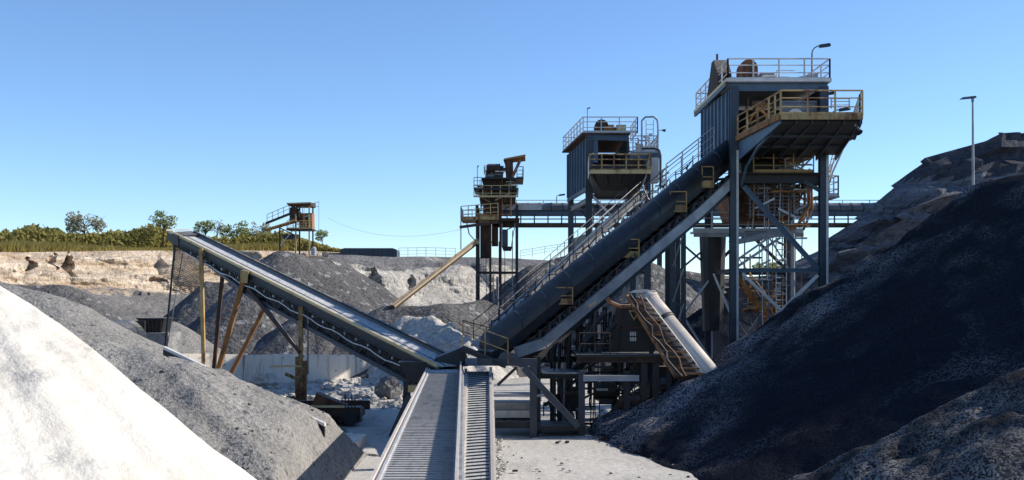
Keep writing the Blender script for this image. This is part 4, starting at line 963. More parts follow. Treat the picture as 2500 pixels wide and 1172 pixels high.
# silver hopper and pipes under the deck, rusty chute behind
MB().hexa([(11.6,57.6,9.9),(14.7,57.6,9.9),(14.7,60.5,9.9),(11.6,60.5,9.9),(11.2,57.2,11.3),(15.2,57.2,11.3),(15.2,61,11.3),(11.2,61,11.3)]).build('rusty_hopper', 'rust', t)
slabbox(t, 'hopper_band', 'orange_rust', 11.1, 15.3, 57.1, 57.19, 11.2, 11.42)
for i in range(6): bar(t, 'hopper_rib', 'dark_rust', (11.7+i*.58,57.5,9.95), (11.35+i*.72,57.1,11.2), .09)
mb = MB()
for i in range(9): z = 10.1+i*.19; mb.path([(12.0+.12*(i%3),56.3,z),(13.2,56.2,z-.03),(14.8,56.3,z+.02)], .03, 5)
for i in range(7): mb.tube((12.2+i*.42,56.25,9.9),(12.2+i*.42,56.25,11.6),.025,5)
mb.build('pipe_rack', 'grey', t)
clutter(t, rc, 12.2, 15.3, 55.6, 57, 9.4, 11.8, 44, ('pale','grey','pale','orange_rust','dark_rust'))
MB().path([(15.1,55.9,11.6),(15.15,55.9,10.6),(14.6,55.9,9.6),(14.2,55.9,9.3)], .09, 8).path([(15.3,56.1,11.6),(15.35,56.1,10.4),(14.9,56.1,9.3)], .06, 8).build('pipe', 'orange_rust', t)
# walkway ring under the hoppers
zq = 9.35
slabbox(t, 'walkway', 'pale', 9.6, 15.4, 58.0, 59.2, zq-.1, zq); rail(t, [(9.6,58.05,zq),(15.4,58.05,zq)], 'pale', 1.0, .025, 1.0); bar(t, 'walkway_beam', 'grey', (9.6,58.0,zq-.2), (15.4,58.0,zq-.2), .1, .22)
MB().hexa([(11.7,56.0,8.6),(14.4,56.0,9.1),(14.4,57.9,9.1),(11.7,57.9,8.6),(11.4,56.0,8.8),(14.6,56.0,9.6),(14.6,57.9,9.6),(11.4,57.9,8.8)]).build('pan', 'grey', t)
MB().tube((PX(1740,60.5),60.5,4.0),(PX(1740,60.5),60.5,9.6),.55,12,.75).build('down_pipe', 'black', t)
clutter(t, rc, 11.3, 15.4, 56, 61.5, 3.5, 9.2, 26, ('grey','navy','pale','orange_rust','navy'))
# braces
def xz(px, py, y): return V((PX(px,y), y, PZ(py,y)))
ye = yf-.02
ibar(t, 'tie_beam', 'blue_sheet', xz(1800,660,yf), xz(2000,660,yf), .22, .2)
ibar(t, 'tie_beam', 'navy', (xl,yb,7.2), (xr,yb,7.2), .22, .2)
ibar(t, 'tie_beam', 'navy', (xl,yf,7.2), (xl,yb,7.2), .22, .2); ibar(t, 'tie_beam', 'navy', (xr,yf,7.2), (xr,yb,7.2), .22, .2)
ibar(t, 'brace', 'blue_sheet', xz(1815,455,ye), xz(1998,658,ye), .2, .24)
for a, b, y_, w_, m in (((1812,668),(1965,812),ye,.13,'pale'),((1996,672),(1806,858),ye-.1,.15,'pale'),((1803,632),(1880,578),ye+.3,.1,'grey'),((1802,650),(1905,580),ye+.5,.12,'grey'),((1878,580),(1925,655),ye+.3,.07,'grey'),((1876,578),(1876,800),ye+.1,.05,'grey'),((1742,668),(1785,770),57,.09,'pale'),((1740,672),(1668,768),60,.1,'pale'),((1668,772),(1745,893),60,.1,'pale'),((1662,592),(1742,662),60.5,.1,'navy'),((1740,592),(1664,655),60.4,.1,'navy')):
    bar(t, 'brace', m, xz(*a,y_), xz(*b,y_), w_, w_*1.2, V((0,1,0)))
bar(t, 'brace', 'navy', (xl,yb,7.3), (xr,yb,11.7), .16); bar(t, 'brace', 'navy', (xr,yb,7.3), (xl,yb,11.7), .16)
bar(t, 'brace', 'grey', (xl,yb,.5), (xr,yb,7.1), .16); bar(t, 'brace', 'grey', (xr,yb+.2,.5), (xl,yb+.2,7.1), .16)
MB().tube((xr-1.0,57,.0),(xr-1.0,57,9.3),.07,6).build('conduit', 'pale', t); MB().tube((xr-.75,58,.0),(xr-.75,58,9.3),.1,6).build('conduit', 'grey', t)
MB().ladder((14.35,58.5,3.0),(14.35,58.5,9.3),.55,V((1,0,0)),.3,.03).build('ladder', 'pale', t)
MB().stairs((11.9,59.5,7.3),(14.2,59.5,4.3),.8,V((0,1,0)),12).build('stair', 'orange_rust', t)
MB().rails([(11.9,59.0,7.3),(14.2,59.0,4.3)],1.0,.03,1,(.5,),False).build('railing', 'yellow', t)
rail(t, [(13.0,60.5,5.2),(14.9,60.5,5.2)], 'yellow', 1.0, .03, .9); slabbox(t, 'landing', 'rust', 12.8, 15.0, 60.4, 61.5, 5.0, 5.2)
slabbox(t, 'switch_cabinet', 'pale', 14.0, 14.5, 57.6, 58.0, 3.0, 4.0)

# ---- middle tower -------------------------------------------------------
xl, xr, yf, yb = 5.25, 9.75, 75.0, 84.0
t = thing('screening_tower', 'middle-sized dark blue tower with an arched handrail on its roof', 'tower', (7.4, 79.5, 0), 'processing towers')
zb, zt = 13.7, 16.75
for x, y in ((xl,yf),(xr-.5,yf),(xl-.75,yb),(xr-.5,yb)): ibar(t, 'leg', 'navy', (x,y,-.1), (x,y,zt if x < 6 else 15.6), .42, .42, V((0,1,0)), .06)
MB().ribbed((xl-.92,yb+.2), (xl-.1,yf-.1), zb-.35, zt, 7, .06, .14).build('wall_panel', 'blue_sheet', t)
MB().beam((xl-.95,yb+.2,zb-.5),(xl-.13,yf-.1,zb-.5),.16,.26).build('bottom_trim', 'navy', t)
slabbox(t, 'corner_plate', 'navy', xl-.24, xl+.26, yf-.2, yf-.1, zb-1.2, zt)
xm = 7.95
ibar(t, 'front_beam', 'blue_sheet', (xl-.2,yf-.1,zt-.02), (xm,yf-.1,zt-.1), .25, .36)
slabbox(t, 'jamb', 'blue_sheet', xl+.3, xl+.62, yf-.12, yf-.02, 15.0, zt-.2)
slabbox(t, 'inner_wall', 'black', xm-.1, xm+.05, yf+.1, yb, zb, zt); slabbox(t, 'back_panel', 'black', xl+.3, xr-.1, yb-.3, yb-.2, zb, zt-.05)
slabbox(t, 'front_panel', 'black', xl+.3, xm-.1, yf+.0, yf+.08, zb, 14.9)
MB().prism([(xl-.5,yf-.3,zt+.16),(xm+.1,yf-.3,zt+.16),(xm+.1,yb+.6,zt+.16),(xl-1.4,yb+.6,zt+.16)], (0,0,.1)).build('roof_deck', 'dark_rust', t)
slabbox(t, 'side_roof', 'grey', xm+.2, xr+.25, yf-.2, yb, 15.62, 15.72); ibar(t, 'front_beam', 'blue_sheet', (xm+.1,yf-.15,15.45), (xr+.3,yf-.15,15.45), .25, .34)
louvre(t, 'louvre_panel', 'dark_rust', xm+.1, xr-.2, yf+.1, 14.0, 15.2, 7)
zd = zt+.26
rail(t, [(xl-.4,yf-.2,zd),(xm+.6,yf-.2,zd)], 'pale', 1.08, .034, 1.2); rail(t, [(xl-1.3,yb+.5,zd),(xl-.4,yf-.2,zd)], 'pale', 1.1, .036, 1.3)
rail(t, [(xl-1.3,yb+.5,zd),(xr,yb+.5,zd-.1)], 'grey', 1.08, .03, 1.3); rail(t, [(xm+.3,yf-.1,15.72),(xr+.2,yf-.1,15.72),(xr+.2,yb-.2,15.72)], 'pale', 1.1, .034, .8)
rail(t, [(xm+.6,yf-.2,zd),(xm+.6,yf+4,zd)], 'pale', 1.08, .034, 1.2)
ar = [V((xr-.9,yf-.15,15.72)), V((xr-.9,yf-.15,17.85)), V((xr-.65,yf-.15,18.1)), V((xr-.1,yf-.15,18.12)), V((xr+.15,yf-.15,17.9)), V((xr+.2,yf-.15,17.5)), V((xr+.2,yf-.15,15.72))]
MB().path(ar, .06, 8).build('hoop_rail', 'grey', t); MB().ladder((xr-.35,yf-.1,15.72),(xr-.35,yf-.1,17.9),.5,V((1,0,0)),.3,.03).build('ladder', 'pale', t)
o = MB().tube((xr+.2,yf-.15,17.2),(xr+.55,yf-.15,17.2),.03,5).build('lamp_bracket', 'grey', t); MB().tube((xr+.5,yf-.15,17.2),(xr+.72,yf-.15,17.18),.07,8,.1).build('lamp_head', 'glass', o)
arch_cover(t, 'drive_guard', 'dark_rust', 5.75, 6.7, 76.2, 77.2, zd, 1.15); motor(t, (6.75,76.5,zd+.5), .32, .7, 'x', 'orange_rust'); motor(t, (7.4,77,zd+.3), .2, .5, 'x', 'pale_yellow')
slabbox(t, 'control_box', 'pale_yellow', 7.25, 7.9, 76, 76.5, zd, zd+.75)
slabbox(t, 'control_box', 'pale', 8.6, 9.1, 76, 76.4, 15.72, 16.4)
MB().tube((xl-.1,yf,zd),(xl-.1,yf,zd+1.75),.03,5).tube((xl-.1,yf,zd+1.7),(xl+.1,yf,zd+1.75),.05,5).build('antenna', 'grey', t)
rc = random.Random(77)
clutter(t, rc, 8.1, 9.6, 75.1, 77, 15.8, 17.0, 10, ('pale','grey','pale'))
zp = 13.86
pl = [V((4.95,70.0,zp)), V((8.85,70.0,zp)), V((9.2,74.7,zp)), V((5.2,74.7,zp))]
MB().prism([p-Zv*.16 for p in pl], (0,0,.14)).build('platform_floor', 'dark_rust', t); bar(t, 'edge_beam', 'pale_yellow', pl[0]+V((0,-.06,-.04)), pl[1]+V((0,-.06,-.04)), .1, .24)
rail(t, pl[:2], 'yellow', 1.08, .042, .85); rail(t, [pl[3],pl[0]], 'pale', 1.08, .036, 1.2); rail(t, [pl[1],pl[2]], 'pale_yellow', 1.08, .036, 1.2)
MB().hexa([(5.9,72.0,zp-1.05),(8.2,72.0,zp-1.05),(8.2,76,zp-1.3),(5.9,76,zp-1.3),(5.0,70.3,zp-.17),(8.8,70.3,zp-.17),(9.2,76,zp-.17),(5.3,76,zp-.17)]).build('hull', 'black', t)
for i in range(5): MB().prism([(5.1+i*.9,70.2,zp-.16),(5.1+i*.9,70.2,zp-.3),(5.85+i*.58,72.1,zp-1.07),(5.85+i*.58,73.5,zp-.2)], (.06,0,0)).build('bracket', 'navy', t)
MB().path([(8.6,70.1,zp-.2),(8.3,70.1,zp-.9),(8.7,70.3,zp-1.7),(9.3,70.4,zp-2.3)], .05).build('hose', 'grey', t)
MB().path([(9.6,71,zp-1),(9.6,71,15.0),(9.5,71,15.35),(9.2,71,15.45),(8.4,71,15.45)], .08, 8).build('pipe', 'navy', t)
slabbox(t, 'tank', 'pale', 8.95, 9.5, 71, 72, zp-.6, zp+1.0); clutter(t, rc, 8.6, 10.2, 71, 74, zp-2.2, zp+.2, 18, ('pale','grey','yellow','grey'))
for y_ in (yf, yb): ibar(t, 'tie_beam', 'navy', (xl,y_,zb-1.0), (xr-.5,y_,zb-1.0), .22, .3); ibar(t, 'tie_beam', 'navy', (xl,y_,7.5), (xr-.5,y_,7.5), .2, .2)
ibar(t, 'tie_beam', 'grey', (xl,yf,zb-1.2), (xl-.75,yb,zb-1.2), .2, .3); ibar(t, 'tie_beam', 'navy', (xl,yf,8.0), (xl-.75,yb,8.0), .3, .3)
bar(t, 'brace', 'pale', P(1438,470,74.9), P(1505,540,74.9), .16); bar(t, 'brace', 'navy', (xl,yf,8), (xr-.5,yf,12.4), .15); bar(t, 'brace', 'navy', (xr-.5,yb,8), (xl,yb,12.4), .15)
MB().beam((xl-.05,yf+.4,9.2),(xl-.75,yb-.4,9.2),.08,2.0).build('side_panel', 'navy', t)
clutter(t, rc, xl+.1, xl+1.0, 75, 82, 8.2, 12.4, 10, ('navy','grey','pale'))

# ---- inclined gallery feeding the middle tower ----------------------------
t = thing('gallery_conveyor', 'thin pale inclined conveyor behind the black tower conveyor, rising to the middle tower', 'conveyor', P(1400, 640, 66)-Zv*P(1400,640,66).z)
A2, B2 = P(1205, 800, 58), P(1570, 470, 72); sd_ = V((.3,-1,0)).normalized()
mb = MB()
for c in (-.55, .55): mb.beam(A2+sd_*c, B2+sd_*c, .12, .4)
mb.build('stringer', 'mid_grey', t)
MB().hexa([A2+sd_*.5+Zv*.1,B2+sd_*.5+Zv*.1,B2-sd_*.5+Zv*.1,A2-sd_*.5+Zv*.1,A2+sd_*.5+Zv*.14,B2+sd_*.5+Zv*.14,B2-sd_*.5+Zv*.14,A2-sd_*.5+Zv*.14]).build('belt', 'mid_grey', t)
MB().truss(A2+sd_*.6-Zv*.9, B2+sd_*.6-Zv*.9, .75, 22, .05).build('truss', 'grey', t)
MB().rails([A2+sd_*.9, B2+sd_*.9], 1.05, .018, 1.8, (.5,), False).build('railing', 'mid_grey', t); MB().rails([A2-sd_*.9, B2-sd_*.9], 1.05, .018, 1.8, (.5,), False).build('railing', 'mid_grey', t)
MB().hexa([A2+sd_*.95-Zv*.08,B2+sd_*.95-Zv*.08,B2+sd_*.55-Zv*.08,A2+sd_*.55-Zv*.08,A2+sd_*.95,B2+sd_*.95,B2+sd_*.55,A2+sd_*.55]).build('walkway', 'grey', t)
for u in (.3, .62, .9):
    c = A2.lerp(B2, u); 
    for k in (-.5,.5): bar(t, 'leg', 'grey', (c.x+k*.6,c.y,-.1), c+V((k,0,-.9)), .14, .14, V((0,1,0)))

# ---- smallest tower ---------------------------------------------------------
d = 95.0
t = thing('transfer_tower', 'slender rusty transfer tower topped by a tilted rust-capped chute', 'tower', (PX(1212,d), d+1.5, 0), 'processing towers')
X_ = lambda px: PX(px, d)
Z_ = lambda py: PZ(py, d)
for px in (1165, 1262):
    for yy in (d, d+3.5): ibar(t, 'leg', 'black', (X_(px),yy,-.1), (X_(px),yy,Z_(500)), .24, .24, V((0,1,0)))
for px in (1197, 1222): ibar(t, 'leg', 'dark_rust', (X_(px),d-.05,-.1), (X_(px),d-.05,Z_(500)), .2, .2, V((0,1,0)))
for py in (665, 762): ibar(t, 'tie_beam', 'black', (X_(1165),d,Z_(py)), (X_(1262),d,Z_(py)), .16, .16); ibar(t, 'tie_beam', 'black', (X_(1165),d+3.5,Z_(py)), (X_(1262),d+3.5,Z_(py)), .16, .16)
bar(t, 'brace', 'grey', (X_(1165),d+3.5,Z_(760)), (X_(1262),d+3.5,Z_(668)), .08); bar(t, 'brace', 'grey', (X_(1262),d+3.4,Z_(760)), (X_(1165),d+3.4,Z_(668)), .08)
slabbox(t, 'deck', 'yellow', X_(1125), X_(1218), d-.8, d+4, Z_(538), Z_(530)); slabbox(t, 'deck', 'dark_rust', X_(1218), X_(1268), d-.4, d+4, Z_(540), Z_(533))
bar(t, 'deck_beam', 'dark_rust', (X_(1123),d-.7,Z_(556)), (X_(1218),d-.7,Z_(543)), .12, .25); bar(t, 'deck_beam', 'orange_rust', (X_(1165),d-.72,Z_(529)), (X_(1215),d-.72,Z_(529)), .1, .3)
rail(t, [(X_(1126),d-.7,Z_(538)),(X_(1216),d-.7,Z_(530))], 'pale_yellow', 1.15, .034, .6); rail(t, [(X_(1126),d+3.9,Z_(538)),(X_(1126),d-.7,Z_(538))], 'pale', 1.1, .034, 1)
rail(t, [(X_(1126),d+3.9,Z_(536)),(X_(1216),d+3.9,Z_(536))], 'grey', 1.1, .03, .8)
MB().tube((X_(1126),d-.6,Z_(610)),(X_(1126),d-.6,Z_(540)),.045,6).build('hanger_pole', 'grey', t)
MB().path([(X_(1140),d-.5,Z_(545)),(X_(1146),d-.5,Z_(572)),(X_(1160),d-.5,Z_(588))], .05).build('pipe', 'grey', t)
slabbox(t, 'lower_body', 'dark_rust', X_(1180), X_(1222), d, d+3.4, Z_(530), Z_(490))
MB().hexa([(X_(1172),d,Z_(496)),(X_(1258),d,Z_(496)),(X_(1258),d+3.5,Z_(496)),(X_(1172),d+3.5,Z_(496)),(X_(1166),d-.2,Z_(452)),(X_(1262),d-.2,Z_(452)),(X_(1262),d+3.7,Z_(452)),(X_(1166),d+3.7,Z_(452))]).build('body', 'dark_rust', t)
for i in range(5): bar(t, 'body_rib', 'rust', (X_(1176+i*19),d-.05,Z_(494)), (X_(1170+i*22),d-.26,Z_(454)), .1)
slabbox(t, 'deck', 'black', X_(1158), X_(1266), d-1.0, d+3.9, Z_(466), Z_(462)); rail(t, [(X_(1158),d-.95,Z_(484)),(X_(1264),d-.95,Z_(484))], 'pale_yellow', 1.0, .032, .7)
slabbox(t, 'deck', 'black', X_(1176), X_(1278), d-.9, d+3.9, Z_(440), Z_(436)); rail(t, [(X_(1262),d-.85,Z_(438)),(X_(1277),d-.85,Z_(438)),(X_(1277),d+3.8,Z_(438))], 'grey', 1.0, .034, .9)
rail(t, [(X_(1158),d-.9,Z_(464)),(X_(1176),d-.9,Z_(464))], 'pale', 1.0, .032, .5); slabbox(t, 'upper_body', 'dark_rust', X_(1180), X_(1240), d, d+3, Z_(464), Z_(438))
slabbox(t, 'machine_block', 'black', X_(1186), X_(1228), d-.2, d+2.6, Z_(436), Z_(418)); motor(t, (X_(1206),d,Z_(412)), .42, 1.1, 'x', 'dark_rust'); motor(t, (X_(1218),d+1.5,Z_(410)), .36, .8, 'x', 'grey')
MB().hexa([(X_(1236),d,Z_(440)),(X_(1254),d,Z_(440)),(X_(1254),d+2,Z_(440)),(X_(1236),d+2,Z_(440)),(X_(1232),d-.2,Z_(392)),(X_(1252),d-.2,Z_(388)),(X_(1252),d+2.4,Z_(388)),(X_(1232),d+2.4,Z_(392))]).build('chute', 'dark_rust', t)
bar(t, 'chute_strut', 'rust', (X_(1250),d-.2,Z_(432)), (X_(1272),d-.3,Z_(384)), .14); bar(t, 'chute_strut', 'black', (X_(1250),d+2.4,Z_(432)), (X_(1272),d+2.4,Z_(384)), .12)
MB().hexa([(X_(1229),d-.5,Z_(392)),(X_(1282),d-.5,Z_(384)),(X_(1284),d+2.8,Z_(384)),(X_(1231),d+2.8,Z_(390)),(X_(1231),d-.4,Z_(388)),(X_(1283),d-.5,Z_(378.5)),(X_(1284),d+2.8,Z_(378.5)),(X_(1246),d+2.8,Z_(378))]).build('chute_cap', 'orange_rust', t)
MB().tube((X_(1166),d-.6,Z_(464)),(X_(1166),d-.6,Z_(408)),.035,5).tube((X_(1166),d-.6,Z_(410)),(X_(1169),d-.6,Z_(406)),.06,5).build('antenna', 'grey', t)
MB().hexa([(X_(1229),d-.1,Z_(612)),(X_(1248),d-.1,Z_(612)),(X_(1248),d+.9,Z_(612)),(X_(1229),d+.9,Z_(612)),(X_(1225),d-.2,Z_(602)),(X_(1251),d-.2,Z_(602)),(X_(1251),d+1,Z_(602)),(X_(1225),d+1,Z_(602))]).build('bucket', 'black', t)
slabbox(t, 'bucket_body', 'navy', X_(1227), X_(1240), d, d+.9, Z_(602), Z_(560)); bar(t, 'hanger', 'grey', (X_(1248),d,Z_(602)), (X_(1258),d,Z_(545)), .07); bar(t, 'hanger', 'grey', (X_(1226),d,Z_(602)), (X_(1226),d,Z_(545)), .07)
slabbox(t, 'chute_panel', 'dark_rust', X_(1172), X_(1194), d+.4, d+1.2, Z_(630), Z_(545)); slabbox(t, 'chute_panel', 'rust', X_(1200), X_(1216), d+.8, d+1.4, Z_(600), Z_(545))
rc = random.Random(9)
clutter(t, rc, X_(1170), X_(1260), d-.6, d+.2, Z_(530), Z_(440), 26, ('orange_rust','dark_rust','pale_yellow','grey','black'))
clutter(t, rc, X_(1180), X_(1250), d-.6, d+.2, Z_(438), Z_(405), 14, ('dark_rust','grey','black','pale'))
clutter(t, rc, X_(1168), X_(1260), d, d+2.0, Z_(760), Z_(560), 14, ('grey','dark_rust','black'))

# ---- yellow chute from the smallest tower ------------------------------------
t = thing('chute_conveyor', 'straight faded yellow conveyor boom slanting down from the smallest tower', 'conveyor', P(955,756,88)-Zv*P(955,756,88).z)
a, b = P(958, 752, 88), P(1165, 590, 94.5)
MB().beam(a, b, .42, .3).build('boom', 'pale_yellow', t); bar(t, 'edge_rail', 'yellow', a+V((0,-.28,.25)), b+V((0,-.28,.25)), .08, .1); bar(t, 'edge_rail', 'dark_rust', a+V((0,-.27,-.2)), b+V((0,-.27,-.2)), .08, .14)
MB().tube(a+V((0,-.35,0)), a+V((0,.35,0)), .24, 12).build('pulley', 'dark_rust', t); MB().beam(a+V((.1,0,.22)), b+V((0,0,.22)), .36, .03).build('belt', 'belt', t)

# ---- pipe bridge at the back ---------------------------------------------------
d = 96.5
t = thing('gallery_bridge', 'long horizontal covered conveyor bridge passing behind the towers into the cliff', 'bridge', (PX(1700,d), d, 0))
x0, x1 = PX(1205,d), PX(2330,d); z = lambda py: PZ(py, d)
MB().tube((x0,d,z(508)),(x1,d,z(508)),.46,14).build('hood', 'mid_grey', t)
for i in range(1, 40): xx = x0+(x1-x0)*i/40; MB().tube((xx-.05,d,z(508)),(xx+.05,d,z(508)),.49,14).build('hoop', 'navy', t)
ibar(t, 'stringer', 'blue_sheet', (x0,d-.55,z(522)), (x1,d-.55,z(522)), .2, .34); ibar(t, 'stringer', 'navy', (x0,d+.55,z(522)), (x1,d+.55,z(522)), .2, .34)
bar(t, 'bottom_chord', 'dark_rust', (x0,d-.6,z(551)), (x1,d-.6,z(551)), .2, .26); bar(t, 'bottom_chord', 'dark_rust', (x0,d+.6,z(551)), (x1,d+.6,z(551)), .2, .26)
slabbox(t, 'deck', 'dark_rust', x0, x1, d-.5, d+.5, z(547), z(545)); bar(t, 'mid_rail', 'grey', (x0,d-.62,z(536)), (x1,d-.62,z(536)), .08, .1)
nn = 34
for i in range(nn+1): xx = x0+(x1-x0)*i/nn; bar(t, 'post', 'navy', (xx,d-.62,z(548)), (xx,d-.62,z(524)), .11)
MB().rails([(x0+2,d+.7,z(515)),(x1,d+.7,z(515))], 1.0, .03, 2.4, (.5,), False).build('railing', 'pale', t)
slabbox(t, 'cover_sheet', 'pale', x0, x0+4.2, d-.62, d-.52, z(514), z(500))
gooseneck(t, (PX(1359,d),d,z(497)), .75, .25)
MB().tube((PX(1353,d),d-.6,z(556)),(PX(1353,d),d-.6,z(553)),.08,6).build('lamp_head', 'glass', t)
for px in (1610, 2010): 
    for k in (-.6,.6): ibar(t, 'leg', 'navy', (PX(px,d),d+k,-.1), (PX(px,d),d+k,z(555)), .26, .26, V((0,1,0)))

# ---- rusty tower on the rim ------------------------------------------------------
d = 131.0
X_ = lambda px: PX(px, d)
Z_ = lambda py: PZ(py, d)
t = thing('rim_tower', 'small rusty open tower with an orange chute, standing on the quarry rim', 'tower', (X_(735), d+1, Z_(616)), 'processing towers')
for px, yy, m in ((722,d,'pale_yellow'),(755,d,'pale_yellow'),(722,d+2.4,'dark_rust'),(755,d+2.4,'dark_rust'),(681,d+.5,'dark_rust')): bar(t, 'leg', m, (X_(px),yy,Z_(622)), (X_(px),yy,Z_(498 if px > 700 else 556)), .16, .16, V((0,1,0)))
MB().hexa([(X_(706),d-.6,Z_(503)),(X_(760),d-.6,Z_(503)),(X_(760),d+3,Z_(503)),(X_(706),d+3,Z_(503)),(X_(703),d-.7,Z_(498)),(X_(762),d-.7,Z_(496)),(X_(760),d+3,Z_(491)),(X_(710),d+3,Z_(491))]).build('roof', 'dark_rust', t)
bar(t, 'roof_edge', 'pale_yellow', (X_(703),d-.75,Z_(498)), (X_(762),d-.75,Z_(496)), .08, .14)
slabbox(t, 'body', 'orange_rust', X_(730), X_(760), d+.3, d+2.2, Z_(558), Z_(520)); slabbox(t, 'machine_block', 'black', X_(706), X_(728), d+.2, d+2, Z_(540), Z_(515))
for i in range(4): bar(t, 'body_rib', 'rust', (X_(733+i*8),d+.22,Z_(557)), (X_(733+i*8),d+.22,Z_(521)), .1)
motor(t, (X_(718),d,Z_(512)), .3, .8, 'x', 'dark_rust')
bar(t, 'chute', 'orange_rust', P(648,562,d-.5), P(724,540,d-.5), .9, .28); bar(t, 'chute_lip', 'pale_yellow', P(648,559,d-1), P(724,536,d-1), .08, .1)
bar(t, 'belt_arm', 'black', P(650,545,d+1), P(708,522,d+1), .8, .2); MB().rails([P(652,542,d+.6), P(706,519,d+.6)], .9, .03, .7, (.5,), False).build('railing', 'grey', t)
bar(t, 'brace', 'pale', P(684,600,d), P(716,562,d), .1); bar(t, 'brace', 'dark_rust', P(683,556,d), P(722,575,d), .12)
MB().hexa([(X_(694),d,Z_(584)),(X_(716),d,Z_(584)),(X_(716),d+1.6,Z_(584)),(X_(694),d+1.6,Z_(584)),(X_(686),d,Z_(572)),(X_(726),d,Z_(572)),(X_(726),d+1.6,Z_(572)),(X_(686),d+1.6,Z_(572))]).build('hopper', 'black', t)
slabbox(t, 'deck', 'dark_rust', X_(700), X_(764), d-.4, d+2.6, Z_(562), Z_(559)); rail(t, [(X_(702),d-.35,Z_(559)),(X_(763),d-.35,Z_(559))], 'pale_yellow', .95, .035, .8)
MB().tube((X_(775),d+1,Z_(560)),(X_(775),d+1,Z_(488)),.03,5).build('mast', 'pale', t); mb = MB().path([(X_(764),d+1,Z_(492)),(X_(775),d+1,Z_(492))], .03, 5).path([(X_(764),d+1,Z_(503)),(X_(775),d+1,Z_(503))], .03, 5); mb.build('mast_arm', 'pale', t)
clutter(t, random.Random(4), X_(706), X_(762), d-.2, d+.2, Z_(556), Z_(505), 14, ('dark_rust','orange_rust','grey','pale_yellow'))
tt = thing('tank', 'small white tank at the foot of the rusty rim tower', 'tank', (X_(767), d-.3, Z_(622)))
MB().tube((X_(767),d-.3,Z_(624)),(X_(767),d-.3,Z_(607)),.32,14).tube((X_(767),d-.3,Z_(607)),(X_(767),d-.3,Z_(603)),.32,14,.12).build('shell', 'pale', tt); MB().tube((X_(767),d-.3,Z_(603)),(X_(767),d-.3,Z_(601)),.1,8).build('lid', 'grey', tt)

# ---- lamp mast on the right ---------------------------------------------------
d = 60.0
t = thing('lamp_mast', 'tall slim lighting mast with a flat twin lamp, rising behind the huge coal heap', 'lamp post', (PX(2376,d), d, 0))
xx = PX(2377,d); zt = PZ(240,d); MB().tube((xx,d,-.1),(xx,d,8),.13,10,.10).tube((xx,d,8),(xx-.05,d,zt),.10,10,.05).build('pole', 'grey', t)
x0 = PX(2345,d); x1 = PX(2382,d)
MB().hexa([(x0,d-.2,zt-.05),(x1,d-.18,zt+.02),(x1,d+.18,zt+.02),(x0,d+.2,zt-.05),(x0+.1,d-.12,zt+.05),(x1-.05,d-.12,zt+.12),(x1-.05,d+.12,zt+.12),(x0+.1,d+.12,zt+.05)]).build('lamp_head', 'glass', t)
MB().tube((xx-.05,d,zt-.2),(xx-.05,d,zt+.1),.08,8).build('bracket', 'grey', t)

# ---- crusher frame under the tower conveyor --------------------------------
t = thing('crusher_frame', 'crowded black steel crusher frame on posts beneath the black tower conveyor', 'machine', (PX(1470,50), 50, 0))
d = 48.5
def fr(name, mat, px0, py0, px1, py1, y0, y1): return MB().box(PX(px0,y0), PX(px1,y0), y0, y1, PZ(py1,y0), PZ(py0,y0)).build(name, mat, t)
for px, yy, py in ((1312,47.2,870),(1368,50.5,905),(1420,47.2,905),(1572,48,872),(1600,48,872),(1500,52,872),(1420,52,872),(1350,52,872),(1530,48,905)):
    ibar(t, 'leg', 'black' if px != 1420 else 'navy', (PX(px,yy),yy,-.1), (PX(px,yy),yy,PZ(py,yy)), .28, .28, V((0,1,0)))
ibar(t, 'beam', 'dark_rust', P(1408,877,47.8), P(1622,877,47.8), .3, .26); ibar(t, 'beam', 'black', P(1320,917,48), P(1420,917,48), .3, .26); ibar(t, 'beam', 'pale', P(1424,923,47), P(1560,923,47), .24, .24)
ibar(t, 'beam', 'black', P(1320,877,52), P(1640,877,52), .3, .3)
fr('deck', 'black', 1408, 866, 1625, 872, 47.6, 52.4); fr('deck_plate', 'grey', 1325, 909, 1418, 913, 47.6, 50)
fr('step_plate', 'pale', 1200, 963, 1330, 969, 47, 48.2); fr('slab_stack', 'concrete', 1204, 984, 1306, 1000, 48.2, 49.6); fr('slab_stack', 'concrete', 1200, 1003, 1306, 1020, 47.4, 48.9)
bar(t, 'brace', 'grey', P(1330,965,46.9), P(1402,1035,46.9), .1); fr('foot_plate', 'black', 1300, 1040, 1430, 1052, 46.8, 48.6); fr('side_skid', 'black', 1208, 1030, 1320, 1046, 46.7, 48.4)
bar(t, 'brace', 'black', P(1500,1000,48.5), P(1570,905,48.5), .2); bar(t, 'brace', 'black', P(1360,925,49), P(1400,1020,49), .16); bar(t, 'brace', 'black', P(1330,990,50), P(1410,925,50), .14)
# crusher housing
hs = MB().hexa([(PX(1488,50),50,PZ(866,50)),(PX(1602,50),50,PZ(866,50)),(PX(1602,50),52.5,PZ(866,50)),(PX(1488,50),52.5,PZ(866,50)),(PX(1505,50),50,PZ(742,50)),(PX(1560,50),50,PZ(735,50)),(PX(1560,50),52.5,PZ(735,50)),(PX(1505,50),52.5,PZ(742,50))]).build('crusher_housing', 'black', t)
bar(t, 'housing_rib', 'dark_rust', P(1500,800,49.95), P(1596,800,49.95), .08); bar(t, 'housing_rib', 'dark_rust', P(1520,750,49.95), P(1512,862,49.95), .08)
mb = MB(); c = P(1548,770,49.9); e = [c+V((-.22,0,.2)), c+V((.22,0,.2)), c+V((0,0,-.2))]; mb.path(e+[e[0]], .025, 5); mb.build('warning_sign', 'pale_yellow', hs)
mb = MB()
for r in range(2):
    for k in range(3): q = P(1540+k*5.5, 815+r*13, 49.94); mb.box(q.x-.035,q.x+.035,q.y-.01,q.y+.02,q.z-.09,q.z+.09)
mb.build('marking', 'pale', hs)
